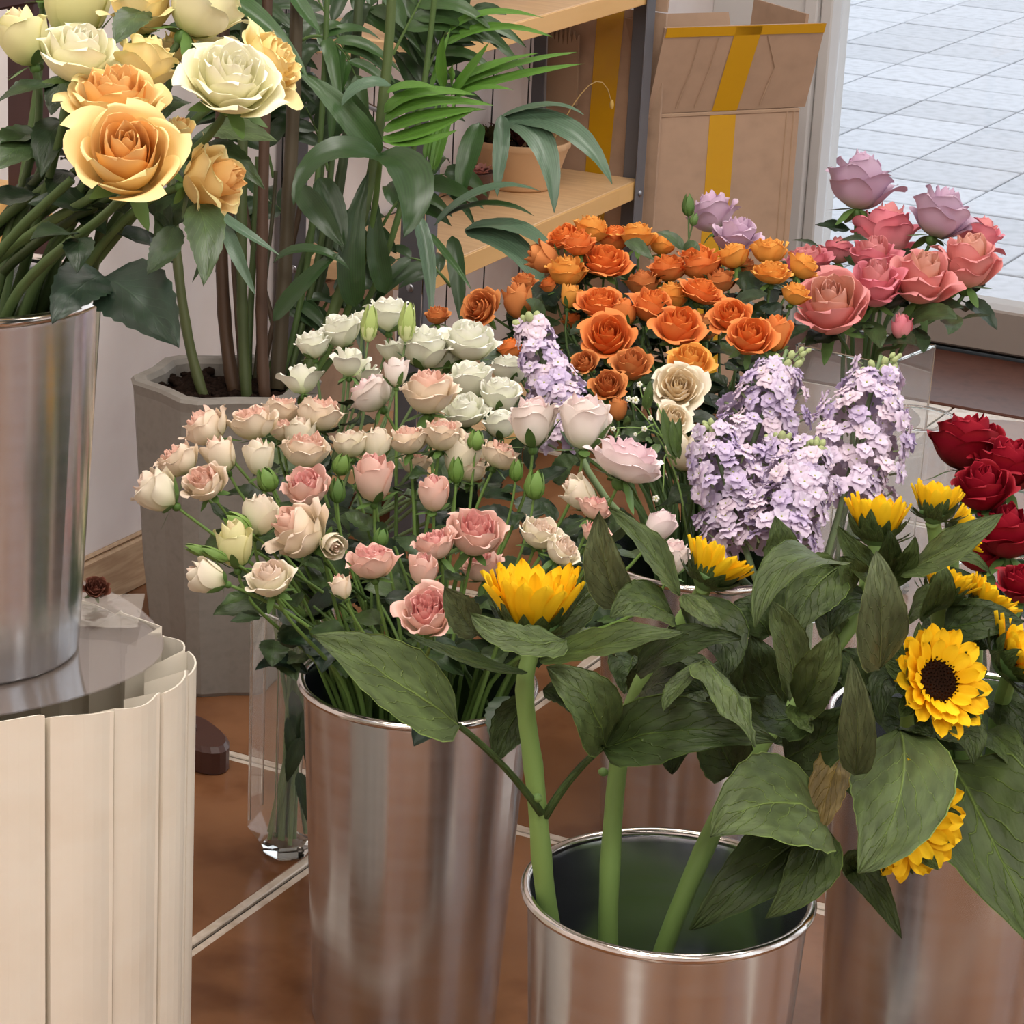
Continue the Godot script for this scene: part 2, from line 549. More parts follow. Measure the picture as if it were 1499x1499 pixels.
# [inner?, count, radius, height, curl, half width in radians, drop of the tip, ruffle]
func layers(kind: String) -> Array:
	match kind:
		"open": return [[1, 2, 0.09, 1.06, -0.02, 2.6, 0.0, 0.015], [1, 3, 0.18, 1.10, -0.02, 1.8, 0.0, 0.02], [1, 4, 0.29, 1.12, -0.01, 1.35, 0.0, 0.025], [1, 4, 0.41, 1.10, 0.02, 1.25, 0.02, 0.03], [1, 5, 0.53, 1.04, 0.07, 1.05, 0.05, 0.03], [0, 5, 0.66, 0.94, 0.15, 1.05, 0.12, 0.04], [0, 5, 0.76, 0.76, 0.27, 0.98, 0.24, 0.05]]
		"half": return [[1, 2, 0.09, 1.40, -0.03, 2.8, 0.0, 0.01], [1, 3, 0.18, 1.46, -0.05, 2.0, 0.0, 0.012], [1, 3, 0.29, 1.48, -0.06, 1.75, 0.0, 0.015], [1, 3, 0.41, 1.46, -0.03, 1.6, 0.02, 0.02], [1, 3, 0.52, 1.42, 0.02, 1.4, 0.03, 0.02], [0, 4, 0.64, 1.34, 0.10, 1.25, 0.06, 0.03], [0, 5, 0.74, 1.12, 0.28, 1.12, 0.22, 0.045]]
		"bud": return [[1, 2, 0.16, 2.06, -0.05, 2.6, 0.0, 0.01], [1, 3, 0.32, 2.10, -0.10, 1.9, 0.0, 0.015], [0, 3, 0.58, 2.06, -0.10, 1.75, 0.0, 0.03], [0, 4, 0.78, 1.92, 0.07, 1.35, 0.05, 0.05]]
		"frill": return [[1, 4, 0.12, 1.32, 0.02, 1.6, 0.0, 0.05], [1, 5, 0.25, 1.38, 0.02, 1.15, 0.0, 0.06], [1, 5, 0.38, 1.40, 0.03, 1.05, 0.02, 0.06], [1, 6, 0.52, 1.36, 0.03, 0.95, 0.02, 0.06], [0, 5, 0.68, 1.34, 0.06, 1.15, 0.03, 0.08], [0, 5, 0.80, 1.20, 0.20, 1.0, 0.14, 0.11]]
		"loose": return [[1, 2, 0.10, 1.62, -0.03, 2.8, 0.0, 0.01], [1, 3, 0.20, 1.68, -0.05, 2.0, 0.0, 0.015], [1, 3, 0.32, 1.68, -0.05, 1.75, 0.0, 0.02], [1, 3, 0.44, 1.62, 0.0, 1.6, 0.0, 0.03], [0, 4, 0.56, 1.55, 0.12, 1.3, 0.04, 0.05], [0, 4, 0.66, 1.38, 0.32, 1.1, 0.12, 0.08], [0, 3, 0.70, 1.0, 0.36, 0.95, 0.22, 0.08]]
		"cup": return [[1, 2, 0.14, 1.86, -0.03, 2.6, 0.0, 0.01], [1, 3, 0.30, 1.94, -0.04, 1.9, 0.0, 0.02], [1, 3, 0.46, 1.94, -0.02, 1.7, 0.0, 0.03], [0, 3, 0.60, 1.95, 0.02, 1.7, 0.0, 0.05], [0, 4, 0.70, 1.86, 0.14, 1.35, 0.06, 0.07], [0, 3, 0.74, 1.6, 0.2, 1.05, 0.1, 0.08]]
		"lisi": return [[1, 3, 0.16, 1.55, 0.02, 1.9, 0.0, 0.02], [1, 4, 0.34, 1.62, 0.04, 1.45, 0.0, 0.03], [1, 4, 0.52, 1.64, 0.08, 1.3, 0.02, 0.035], [0, 4, 0.68, 1.62, 0.14, 1.3, 0.06, 0.05], [0, 4, 0.76, 1.46, 0.28, 1.2, 0.15, 0.065]]
		"wing": return [[1, 3, 0.3, 1.7, 0.02, 1.5, 0.0, 0.02], [0, 3, 0.52, 1.75, 0.14, 1.25, 0.05, 0.05], [0, 3, 0.78, 1.6, 0.4, 0.95, 0.2, 0.08]]
	return []

func petal_into(b: MB, th: float, l: Array, cols: Array, nu: int, nv: int) -> void:
	var k: float = l[2]
	var h: float = l[3] * (rng.randf_range(0.86, 1.06) if l[7] > 0.045 else rng.randf_range(0.95, 1.04))
	var curl: float = l[4] * rng.randf_range(0.6, 1.35)
	var half: float = l[5]
	var drop: float = l[6] * rng.randf_range(0.5, 1.4)
	var ruf: float = l[7]
	var ph := rng.randf() * TAU
	var lean := rng.randf_range(-0.04, 0.05)
	var o := b.v.size()
	for j in nv + 1:
		var v := 1.0 - pow(1.0 - float(j) / nv, 1.8)
		var wide := (0.55 + 0.45 * smoothstep(0.0, 0.45, v)) * sqrt(maxf(0.0006, 1.0 - pow(maxf(0.0, (v - 0.32) / 0.68), 2.2)))
		for a in nu + 1:
			var u := 2.0 * a / nu - 1.0
			var vv := v * (1.0 - 0.06 * u * u)
			var r := pow(1 - vv, 3) * (0.08 * k + 0.04) + 3 * pow(1 - vv, 2) * vv * k * 1.12 + 3 * (1 - vv) * vv * vv * k * 1.06 + pow(vv, 3) * (k + curl)
			var y := 3 * pow(1 - vv, 2) * vv * h * 0.10 + 3 * (1 - vv) * vv * vv * h * 0.74 + pow(vv, 3) * h * (1.0 - drop)
			var f := th + u * half * wide
			var e := vv * vv * vv
			r = r * (1.0 + 0.08 * u + lean * vv) + curl * 0.5 * u * u * v * v + ruf * e * sin(u * wide * 7.0 + ph) + 0.02 * k * sin(u * wide * 3.0 + ph * 2.0) * v
			y += ruf * e * 1.3 * cos(u * wide * 6.0 + ph * 1.7)
			var col: Color = cols[0].lerp(cols[1], minf(v * 2.2, 1.0)) if v < 0.5 else cols[1].lerp(cols[2], (v - 0.5) * 2.0)
			if cols.size() > 3:
				col = col.lerp(cols[3], 0.5 * smoothstep(0.80, 1.0, maxf(v, absf(u) * v)) * (0.6 + 0.4 * sin(u * 5.0 + ph)))
			b.vert(Vector3(r * cos(f), y, r * sin(f)), col)
	b.grid(nu, nv, o)

func bloom_set(kind: String, sch: String, fine: bool, variant: int) -> Dictionary:
	var key := "%s %s %s %d" % [kind, sch, fine, variant]
	if cache.has(key):
		return cache[key]
	rng.seed = hash(key)
	var s := scheme(sch)
	var outer := [lin(s[0]), lin(s[1]), lin(s[2])]
	if sch in ["cream", "butter", "peach", "greenish"]:
		outer.append(lin("#cdd688"))      # the greenish rims of the garden roses
	var inner := [lin(s[3]), lin(s[4]), lin(s[5])]
	var heart := MB.new()
	var petals: Array[ArrayMesh] = []
	var n := 13 if fine else 8
	var th := 0.0
	var top := 0.0
	for l in layers(kind):
		top = maxf(top, l[3])
		for k in l[1]:
			th += TAU / l[1] + rng.randf_range(-0.12, 0.12)
			if l[0] == 1:
				petal_into(heart, th, l, inner, n, n - 1)
			else:
				var b := MB.new()
				petal_into(b, th, l, outer, n, n)
				petals.append(b.mesh())
		th += 0.9
	cache[key] = {"heart": heart.mesh(), "petals": petals, "top": top}
	return cache[key]

func sepal_mesh() -> ArrayMesh:
	if not cache.has("sepal"):
		var b := MB.new()
		leaf_into(b, [Vector3(0.10, -0.05, 0), Vector3(0.75, 0.1, 0), Vector3(0.95, 0.75, 0), Vector3(1.25, 0.85, 0)], 0.42, Vector3(-0.3, 1, 0), "oval", lin("#5d7d40"), 0.1, 0.02, 4, 7)
		cache["sepal"] = b.mesh()
		b = MB.new()
		b.ball(Vector3(0, -0.12, 0), Vector3(0.2, 0.2, 0.2), lin("#587a3c"), 8, 5)
		cache["hip"] = b.mesh()
	return cache["sepal"]

func add_bloom(t: Node3D, kind: String, sch: String, where: Vector3, axis: Vector3, r: float, fine: bool, skin: Material, sepals := 5) -> void:
	var set := bloom_set(kind, sch, fine, rng.randi() % 3)
	rng.seed = hash(str(where))
	var y := axis.normalized()
	var x := y.cross(Vector3(0.3, 0.2, 0.9)).normalized()
	var bs := Basis(x, y, x.cross(y)).rotated(y, rng.randf() * TAU).scaled_local(Vector3(r, r * rng.randf_range(0.93, 1.06), r))
	var head := obj("bloom", set.heart, skin, t, Transform3D(bs, where))
	var n := 0
	for p in set.petals:
		part("petal", p, skin, head, n)
		n += 1
	if sepals:
		var sm := sepal_mesh()
		part("hip", cache["hip"], M.stem, head, 0)
		for k in sepals:
			var q := Basis(Vector3.UP, TAU * k / sepals + rng.randf_range(-0.25, 0.25)).scaled_local(Vector3(0.8, rng.randf_range(-0.3, 1.15) if kind == "bud" or kind == "lisi" or kind == "cup" else rng.randf_range(-0.9, 0.15), 0.85) * (1.15 if kind == "bud" or kind == "lisi" or kind == "cup" else 0.9))
			part("sepal", sm, M.stem, head, k, Transform3D(q, Vector3.ZERO))

func stem_path(top: Vector3, axis: Vector3, mouth: Vector3, foot: Vector3, n := 12) -> PackedVector3Array:
	var r := PackedVector3Array()
	var l := top.distance_to(mouth)
	var up := (mouth - foot).normalized()
	var a := [top, top - axis * l * 0.3, mouth + up * l * 0.35, mouth]
	for k in n + 1:
		r.append(bez(a, float(k) / n))
	for k in range(1, 4):
		r.append(mouth.lerp(foot, k / 3.0))
	return r

# a vase: centre of its mouth, mouth radius, floor height of its inside
func stem_ends(vase: Dictionary, top: Vector3) -> Array:
	var m: Vector3 = vase.mouth
	var off := Vector3(top.x - m.x, 0, top.z - m.z)
	var far: float = vase.r * 0.78
	off = off.normalized() * minf(off.length() * 0.55, far) if off.length() > 0.001 else Vector3.ZERO
	var loose: float = vase.get("spread", 0.15)
	off = off * (1.0 - loose * 0.8) + Vector3(rng.randf_range(-1, 1), 0, rng.randf_range(-1, 1)) * vase.r * loose
	off = off.limit_length(far)
	return [m + off + Vector3(0, -0.01, 0), Vector3(m.x - off.x * 0.45 + rng.randf_range(-0.3, 0.3) * vase.r, vase.y, m.z - off.z * 0.45 + rng.randf_range(-0.3, 0.3) * vase.r)]

func add_leaves(t: Node3D, base: Vector3, pts: PackedVector3Array, count: int, lo: float, hi: float, size: float, tones: Array, hang := 0.0) -> void:
	for k in count:
		var f := rng.randf_range(lo, hi) * (pts.size() - 4)
		var i := int(f)
		var p := pts[i].lerp(pts[i + 1], f - i)
		var ang := rng.randf() * TAU
		var out := Vector3(cos(ang), rng.randf_range(-0.35, 0.6) - hang, sin(ang)).normalized()
		var sz := size * rng.randf_range(0.7, 1.25)
		var bs := toward_basis(out, Vector3(0, 1, 0) + cu * 0.4 - cf * 0.6).scaled_local(Vector3(sz, sz, sz))
		part("leaf", rose_leaf_mesh(rng.randi() % 4, tones[rng.randi() % tones.size()]), M.rose_leaf, t, k, Transform3D(bs, p - base + out * sz * 0.15))

var G := {}      # what the rows of one bunch share

# px, py: the middle of the bloom; w: how wide it looks; axis: right, up, towards the viewer
func rose(kind: String, sch: String, px: float, py: float, w: float, axis: Vector3, label: String, dz := 0.0, leaves := -1) -> Node3D:
	var d: float = G.d0 - G.slope * (py - G.y0) + dz
	var r: float = 0.5 * w * d / FOC * G.get("grow", 1.0) * (1.18 if kind == "bud" else 1.06)
	var n := dir(axis.x, axis.y, axis.z)
	var tall: float = {"open": 0.9, "half": 1.3, "bud": 2.0, "frill": 1.25, "lisi": 1.5, "wing": 1.6, "loose": 1.4, "cup": 1.9}[kind]
	var top := at(px, py, d) - n * r * tall * 0.5
	rng.seed = hash(label)
	var e := stem_ends(G.vase, top)
	var foot: Vector3 = e[1]
	var t := thing(G.name, label, G.category, foot, G.group)
	add_bloom(t, kind, sch, top - foot, n, r, w > 58, M.red_petal if sch == "red" else M.petal, G.get("sepals", 5))
	rng.seed = hash(label + "x")
	var pts := stem_path(top, n, e[0], foot)
	var b := MB.new()
	var col := lin(G.stem)
	var rel := PackedVector3Array()
	for p in pts:
		rel.append(p - foot)
	b.tube(rel, G.thin, G.thick, 6, col, 0.0)
	obj("stem", b.mesh(), M.stem, t)
	var many: int = G.leaves if leaves < 0 else leaves
	add_leaves(t, foot, pts, many, G.leaf_lo, G.leaf_hi, G.leaf, G.tones)
	return t

func bud(px: float, py: float, w: float, h: float, axis: Vector3, col: String, label: String, tip := "", dz := 0.0) -> Node3D:
	# a closed bud: an egg of overlapping green sepals with a little of the petals at its tip
	var d: float = G.d0 - G.slope * (py - G.y0) + dz
	var r := 0.5 * w * d / FOC
	var l := h * d / FOC
	var n := dir(axis.x, axis.y, axis.z)
	var top := at(px, py, d) - n * l * 0.5
	rng.seed = hash(label)
	var e := stem_ends(G.vase, top)
	var foot: Vector3 = e[1]
	var t := thing(G.name + "_bud", label, "flower bud", foot, G.group + ", closed buds")
	var x := n.cross(Vector3(0.3, 0.2, 0.9)).normalized()
	var xf := Transform3D(Basis(x, n, x.cross(n)), top - foot)
	var b := MB.new()
	b.lathe(PackedVector2Array([Vector2(0.001, 0), Vector2(r * 0.7, l * 0.1), Vector2(r, l * 0.36), Vector2(r * 0.8, l * 0.66), Vector2(r * 0.36, l * 0.92), Vector2(0.0004, l)]), 12, lin(tip if tip else col))
	var head := obj("bloom", b.mesh(), M.petal, t, xf)
	for k in 5:
		var s := MB.new()
		var f := TAU * k / 5
		var q := Vector3(cos(f), 0, sin(f))
		leaf_into(s, [q * r * 0.2, q * r * 1.25 + Vector3(0, l * 0.2, 0), q * r * 1.1 + Vector3(0, l * 0.75, 0), q * r * 0.5 + Vector3(0, l * 1.12, 0)], r * 1.5, q, "oval", lin(col), -0.1, 0.0, 4, 8)
		part("sepal", s.mesh(), M.stem, head, k)
	var pts := stem_path(top, n, e[0], foot)
	var rel := PackedVector3Array()
	for p in pts:
		rel.append(p - foot)
	b = MB.new()
	b.tube(rel, G.thin * 0.8, G.thick * 0.8, 6, lin(G.stem))
	obj("stem", b.mesh(), M.stem, t)
	return t


# ---------------------------------------------------------------- sunflowers, stocks, filler

func ray_mesh(k: int, ring: int) -> ArrayMesh:       # a ray petal along +x, its cup angle given by the ring
	var key := "ray%d_%d" % [k, ring]
	if not cache.has(key):
		rng.seed = hash(key)
		var b := MB.new()
		var lo := lin(["#fbb60a", "#fdc210", "#fbbc0c"][k % 3])
		var hi := lin(["#ffd426", "#ffd92e", "#ffd024"][k % 3])
		var l := rng.randf_range(0.60, 0.70) * (1.45 if ring == 1 else 1.0)
		var w := rng.randf_range(0.30, 0.37)
		var bend := rng.randf_range(-0.06, 0.10)
		for j in 9:
			var t := j / 8.0
			var f := (0.5 + 0.5 * smoothstep(0.0, 0.5, t)) * sqrt(maxf(0.002, 1.0 - pow(maxf(0.0, (t - 0.45) / 0.55), 2.2)))
			for a in 5:
				var u := a / 2.0 - 1.0
				var gut := 0.10 * u * u * w * 2.0 - 0.018 * cos(u * TAU)
				b.vert(Vector3(l * t, bend * t * t * 1.4 + gut, u * w * 0.5 * f), lo.lerp(hi, t))
		b.grid(4, 8, 0)
		cache[key] = b.mesh()
	return cache[key]

func bract_mesh(k: int) -> ArrayMesh:
	var key := "bract%d" % k
	if not cache.has(key):
		rng.seed = hash(key)
		var b := MB.new()
		leaf_into(b, [Vector3(0, 0, 0), Vector3(0.25, 0.02, 0), Vector3(0.5, 0.1 + 0.06 * k, 0), Vector3(0.62, 0.24 + 0.08 * k, 0)], 0.34, Vector3.UP, "heart", lin(["#7d9a52", "#708c48", "#88a45c"][k]), 0.1, 0.02, 4, 8)
		cache[key] = b.mesh()
	return cache[key]

# pts: the stem from under the head down, each [px, py, d]; cup: 0 wide open .. 1.3 closed upwards
func sunflower(px: float, py: float, w: float, d: float, axis: Vector3, cup: float, pts: Array, label: String, shift := 0.5) -> Node3D:
	var r := 0.5 * w * d / FOC / (0.42 + (0.92 if cup > 0.6 else 0.63) * cos(cup + 0.05))
	var n := dir(axis.x, axis.y, axis.z)
	var mid := at(px, py, d)
	var line := PackedVector3Array()
	var last := mid - n * r * shift
	var ctrl := [last - n * r * 0.25]
	for p in pts:
		ctrl.append(at(p[0], p[1], p[2]))
	for k in ctrl.size() - 1:
		var a: Vector3 = ctrl[maxi(k - 1, 0)]
		var b: Vector3 = ctrl[k]
		var c: Vector3 = ctrl[k + 1]
		var e: Vector3 = ctrl[mini(k + 2, ctrl.size() - 1)]
		for j in 5:
			line.append(b.cubic_interpolate(c, a, e, j / 5.0))
	line.append(ctrl[-1])
	var foot := line[line.size() - 1]
	var t := thing("sunflower", label, "sunflower", foot, "sunflowers in the front metal buckets")
	var rel := PackedVector3Array()
	for p in line:
		rel.append(p - foot)
	var sb := MB.new()
	sb.tube(rel, 0.0062, 0.0085, 10, lin("#75924f"), 0.10)
	obj("stem", sb.mesh(), M.stem, t)
	rng.seed = hash(label)
	var x := n.cross(Vector3(0.3, 0.2, 0.9)).normalized()
	var bs := Basis(x, n, x.cross(n)).scaled_local(Vector3(r, r, r))
	var base := MB.new()
	base.lathe(PackedVector2Array([Vector2(0.10, -0.34), Vector2(0.24, -0.28), Vector2(0.42, -0.12), Vector2(0.46, 0.0), Vector2(0.40, 0.04), Vector2(0.0, 0.05)]), 20, lin("#567440"))
	var head := obj("flower_head", base.mesh(), M.stem, t, Transform3D(bs, last - foot))
	var disc := MB.new()
	disc.lathe(PackedVector2Array([Vector2(0.42, 0.03), Vector2(0.40, 0.10), Vector2(0.30, 0.15), Vector2(0.12, 0.13), Vector2(0.0, 0.11)]), 24, lin("#2a1810"))
	for k in 130:
		var q := sqrt((k + 0.5) / 130.0) * 0.42
		var f := k * 2.39996
		disc.ball(Vector3(q * cos(f), 0.13 + 0.03 * sin(q * 7.0), q * sin(f)), Vector3(0.018, 0.035 if q > 0.2 else 0.02, 0.018), lin("#33190c" if q > 0.22 else "#241610"), 4, 3)
	obj("seed_disc", disc.mesh(), M.disc, head)
	var count := 0
	for ring in 3:
		var many: int = [15, 14, 12][ring]
		for k in many:
			var f := TAU * (k + 0.5 * ring) / many + rng.randf_range(-0.09, 0.09)
			var c: float = cup + [0.0, 0.16, 0.38][ring] + rng.randf_range(-0.12, 0.12)
			var s: float = [1.0, 0.95, 0.74][ring] * rng.randf_range(0.92, 1.06)
			var q := Basis(Vector3.UP, f) * Basis(Vector3.BACK, c)
			q = q.scaled_local(Vector3(s, s, s * rng.randf_range(0.95, 1.2)))
			var o := Basis(Vector3.UP, f) * Vector3([0.40, 0.38, 0.34][ring], 0.02 + 0.03 * ring, 0)
			part("petal", ray_mesh(rng.randi() % 6, 1 if cup > 0.6 else 0), M.sun_petal, head, count, Transform3D(q, o))
			count += 1
	for k in 22:
		var f := TAU * k / 11.0 + (0.28 if k > 10 else 0.0) + rng.randf_range(-0.1, 0.1)
		var q := Basis(Vector3.UP, f) * Basis(Vector3.BACK, cup * 0.55 - (0.45 if k > 10 else 0.05) + rng.randf_range(-0.2, 0.2))
		var s := rng.randf_range(0.85, 1.25)
		part("bract", bract_mesh(rng.randi() % 3), M.sun_leaf, head, k, Transform3D(q.scaled_local(Vector3(s, s, s)), Basis(Vector3.UP, f) * Vector3(0.28, -0.22 + (0.08 if k < 11 else 0.0), 0)))
	return t

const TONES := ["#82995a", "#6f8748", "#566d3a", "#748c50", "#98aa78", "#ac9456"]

# a leaf whose midrib runs through the given [px, py, d] points; petiole: more such points before them
func big_leaf(t: Node3D, pts: Array, w: float, face: Vector3, shape := "heart", tone := 1, fold := 0.12, wave := 0.05, petiole := [], twist := 0.0, called := "leaf") -> void:
	var p := []
	var deep := 0.0
	for q in pts:
		p.append(at(q[0], q[1], q[2]) - t.position)
		deep += q[2] / pts.size()
	rng.seed = hash(str(pts))
	var b := MB.new()
	leaf_into(b, p, w * deep / FOC, dir(face.x, face.y, face.z), shape, lin(TONES[tone]), fold, wave, 8, 16, twist)
	if petiole.size():
		var s := []
		for q in petiole:
			s.append(at(q[0], q[1], q[2]) - t.position)
		s.append(p[0])
		b.tube(path(s, 8), 0.0036, 0.0026, 6, lin("#6d8c4e"))
	obj(called, b.mesh(), M.sun_leaf, t)

func floret_mesh(k: int) -> ArrayMesh:
	var key := "floret%d" % k
	if not cache.has(key):
		rng.seed = hash(key)
		var b := MB.new()
		var tone := [lin(["#d8c6e0", "#dfcce2", "#cdbcdc", "#e6d2e0"][k]), lin(["#e6dcee", "#e9dcee", "#dccdea", "#ecdcea"][k])]
		for ring in 2:
			var many: int = [5, 4][ring]
			for j in many:
				var th := TAU * (j + 0.5 * ring) / many + rng.randf_range(-0.2, 0.2)
				var l: float = [1.0, 0.66][ring] * rng.randf_range(0.88, 1.12)
				var rise: float = [0.18, 0.62][ring] + rng.randf_range(-0.12, 0.12)
				var ph := rng.randf() * TAU
				var o := b.v.size()
				for v in 5:
					var q := v / 4.0
					var half := (0.10 + 0.42 * sin(PI * pow(q, 0.7) * 0.86)) * l
					for a in 5:
						var u := a / 2.0 - 1.0
						var rr := l * q * (1.0 - 0.14 * u * u)
						var y := rise * rr - 0.32 * q * q * l + 0.09 * sin(u * 4.5 + ph) * q
						b.vert(Vector3(rr * cos(th) - u * half * sin(th), y + 0.06 * ring, rr * sin(th) + u * half * cos(th)), tone[0].lerp(tone[1], 0.35 + 0.65 * (1.0 - q)) if ring == 1 else tone[0].lerp(tone[1], q * 0.5))
				b.grid(4, 4, o)
		b.ball(Vector3(0, 0.08, 0), Vector3(0.1, 0.1, 0.1), lin("#b9bd74"), 6, 4)
		b.tube(path([Vector3(0, 0, 0), Vector3(0, -0.9, 0)], 1), 0.12, 0.08, 5, lin("#93a278"))
		cache[key] = b.mesh()
	return cache[key]

func stock(px0: float, py0: float, px1: float, py1: float, w: float, d: float, vase: Dictionary, label: String, budtop := 0.14, tip_side := 0.0) -> void:
	var top := at(px0, py0, d)
	var low := at(px1, py1, d - 0.03)
	rng.seed = hash(label)
	var ax := (top - low).normalized()
	var foot := Vector3(vase.mouth.x + rng.randf_range(-0.3, 0.3) * vase.r, vase.y, vase.mouth.z + rng.randf_range(-0.3, 0.3) * vase.r)
	var t := thing("stock_flower", label, "stock flower", foot, "lilac stock spikes")
	var pts := PackedVector3Array()
	for k in 9:
		pts.append(top.lerp(low, k / 8.0) - foot)
	var mo: Vector3 = vase.mouth + (foot - vase.mouth) * Vector3(0.5, 0, 0.5)
	for k in range(1, 7):
		pts.append(bez([low - foot, low - ax * 0.12 - foot, mo - foot], k / 6.0))
	pts.append(Vector3.ZERO)
	var b := MB.new()
	b.tube(pts, 0.0022, 0.0045, 6, lin("#7d946a"))
	obj("stem", b.mesh(), M.stem, t)
	var long := top.distance_to(low)
	var rad := 0.5 * w * d / FOC
	var fr := 0.0130
	var many := mini(int(long / 0.0023 * rad / 0.026), 170)
	var x := ax.cross(Vector3(0.3, 0.2, 0.9)).normalized()
	var z := x.cross(ax)
	var nf := 0
	for k in many:
		var s := lerpf(budtop, 1.0, (k + 0.5) / many)
		var f := k * 2.39996 + rng.randf_range(-0.25, 0.25)
		var out := x * cos(f) + z * sin(f)
		var rr := (rad - fr * 0.7) * lerpf(0.5, 1.0, smoothstep(0.05, 0.45, s)) * rng.randf_range(0.70, 1.28)
		var p := top.lerp(low, s) + out * rr + ax * rng.randf_range(-0.004, 0.004)
		var y := (out + ax * rng.randf_range(-0.1, 1.1) + x * rng.randf_range(-0.4, 0.4) + z * rng.randf_range(-0.4, 0.4) + Vector3(0, 0.15, 0)).normalized()
		var xx := y.cross(Vector3(rng.randf(), 0.2, rng.randf())).normalized()
		var sc := fr * rng.randf_range(0.88, 1.2) * lerpf(0.75, 1.0, s)
		part("floret", floret_mesh(rng.randi() % 4), M.petal, t, nf, Transform3D(Basis(xx, y, xx.cross(y)).scaled_local(Vector3(sc, sc, sc)), p - foot))
		nf += 1
	var bm := MB.new()
	bm.ball(Vector3.ZERO, Vector3(0.0036, 0.005, 0.0036), lin("#aebb84"), 7, 5)
	bm.tube(path([Vector3(0, -0.004, 0), Vector3(0, -0.014, 0)], 1), 0.001, 0.0012, 4, lin("#8ca06e"))
	var m := bm.mesh()
	for k in 13:
		var s := k / 12.0 * budtop * 1.25
		var f := k * 2.39996
		var out := (x * cos(f) + z * sin(f)) * (0.003 + 0.012 * k / 12.0) + cr * tip_side * (1.0 - k / 12.0) * 0.02
		var y := (out.normalized() * 0.8 + ax).normalized()
		var xx := y.cross(Vector3(0.3, 0.1, 0.9)).normalized()
		var sc := 0.75 + 0.5 * k / 12.0
		part("bud", m, M.stem, t, k, Transform3D(Basis(xx, y, xx.cross(y)).scaled_local(Vector3(sc, sc, sc)), top.lerp(low, s) + out - foot))


# ---------------------------------------------------------------- containers

func bucket(called: String, mouth: Vector3, r: float, rb: float, y0: float, label: String) -> Dictionary:
	var h := mouth.y - y0
	var t := thing(called, label, "bucket", Vector3(mouth.x, y0, mouth.z), "plain metal flower buckets")
	var b := MB.new()
	var prof := PackedVector2Array([Vector2(0, 0.004), Vector2(rb - 0.006, 0.004), Vector2(rb - 0.004, 0.0), Vector2(rb - 0.001, 0.0), Vector2(rb, 0.003)])
	for k in range(1, 9):
		prof.append(Vector2(lerpf(rb, r - 0.002, k / 8.0), lerpf(0.003, h - 0.012, k / 8.0)))
	prof.append(Vector2(r - 0.001, h - 0.004))
	prof.append(Vector2(r - 0.003, h - 0.004))
	for k in range(8, -1, -1):
		prof.append(Vector2(lerpf(rb, r - 0.002, k / 8.0) - 0.0016, lerpf(0.006, h - 0.012, k / 8.0)))
	prof.append(Vector2(0, 0.006))
	b.lathe(prof, 72)
	obj("body", b.mesh(), M.metal, t)
	var rim := MB.new()
	var ring := PackedVector2Array()
	for k in 11:
		var f := TAU * k / 10.0
		ring.append(Vector2(r + 0.0042 * cos(f), h - 0.004 + 0.0042 * sin(f)))
	rim.lathe(ring, 72)
	obj("rolled_rim", rim.mesh(), M.rim, t)
	return {"mouth": mouth, "r": r, "y": y0 + 0.012}

func glass_vase(mouth: Vector3, r: float, rb: float, sides: int, label: String, turn := 0.0, chamfer := 0.0) -> Dictionary:
	var t := thing("glass_vase", label, "vase", Vector3(mouth.x, 0, mouth.z))
	var h := mouth.y
	var b := MB.new()
	b.lathe(PackedVector2Array([Vector2(rb - chamfer, 0.012), Vector2(rb, 0.012 + chamfer * 1.4), Vector2(r, h), Vector2(r - 0.003, h), Vector2(rb - 0.003, 0.014 + chamfer * 1.4)]), sides, Color.WHITE, turn)
	obj("wall", b.mesh(sides > 12), M.vase_glass, t)
	var f := MB.new()
	f.lathe(PackedVector2Array([Vector2(0, 0.001), Vector2(rb - chamfer - 0.004, 0.001), Vector2(rb - chamfer, 0.005), Vector2(rb - chamfer, 0.013), Vector2(rb - chamfer - 0.003, 0.016), Vector2(0, 0.016)]), sides, Color.WHITE, turn)
	obj("base", f.mesh(sides > 12), M.solid_glass, t)
	var lip := MB.new()
	lip.lathe(PackedVector2Array([Vector2(r + 0.0006, h - 0.001), Vector2(r + 0.0006, h + 0.001), Vector2(r - 0.0015, h + 0.0025), Vector2(r - 0.0036, h + 0.001), Vector2(r - 0.0036, h - 0.001), Vector2(r + 0.0006, h - 0.001)]), sides, Color.WHITE, turn)
	obj("lip", lip.mesh(sides > 12), M.solid_glass, t)
	if sides <= 6:
		for k in sides:
			var g := TAU * k / sides + turn
			var e := Vector3(cos(g), 0, sin(g))
			var eb := MB.new()
			eb.tube(PackedVector3Array([e * (rb - 0.002) + Vector3(0, 0.02 + chamfer * 1.4, 0), e * (r - 0.002) + Vector3(0, h, 0)]), 0.0016, 0.0016, 6)
			part("edge", eb.mesh(), M.solid_glass, t, k)
	return {"mouth": mouth, "r": r, "y": 0.02}


# ---------------------------------------------------------------- the scene

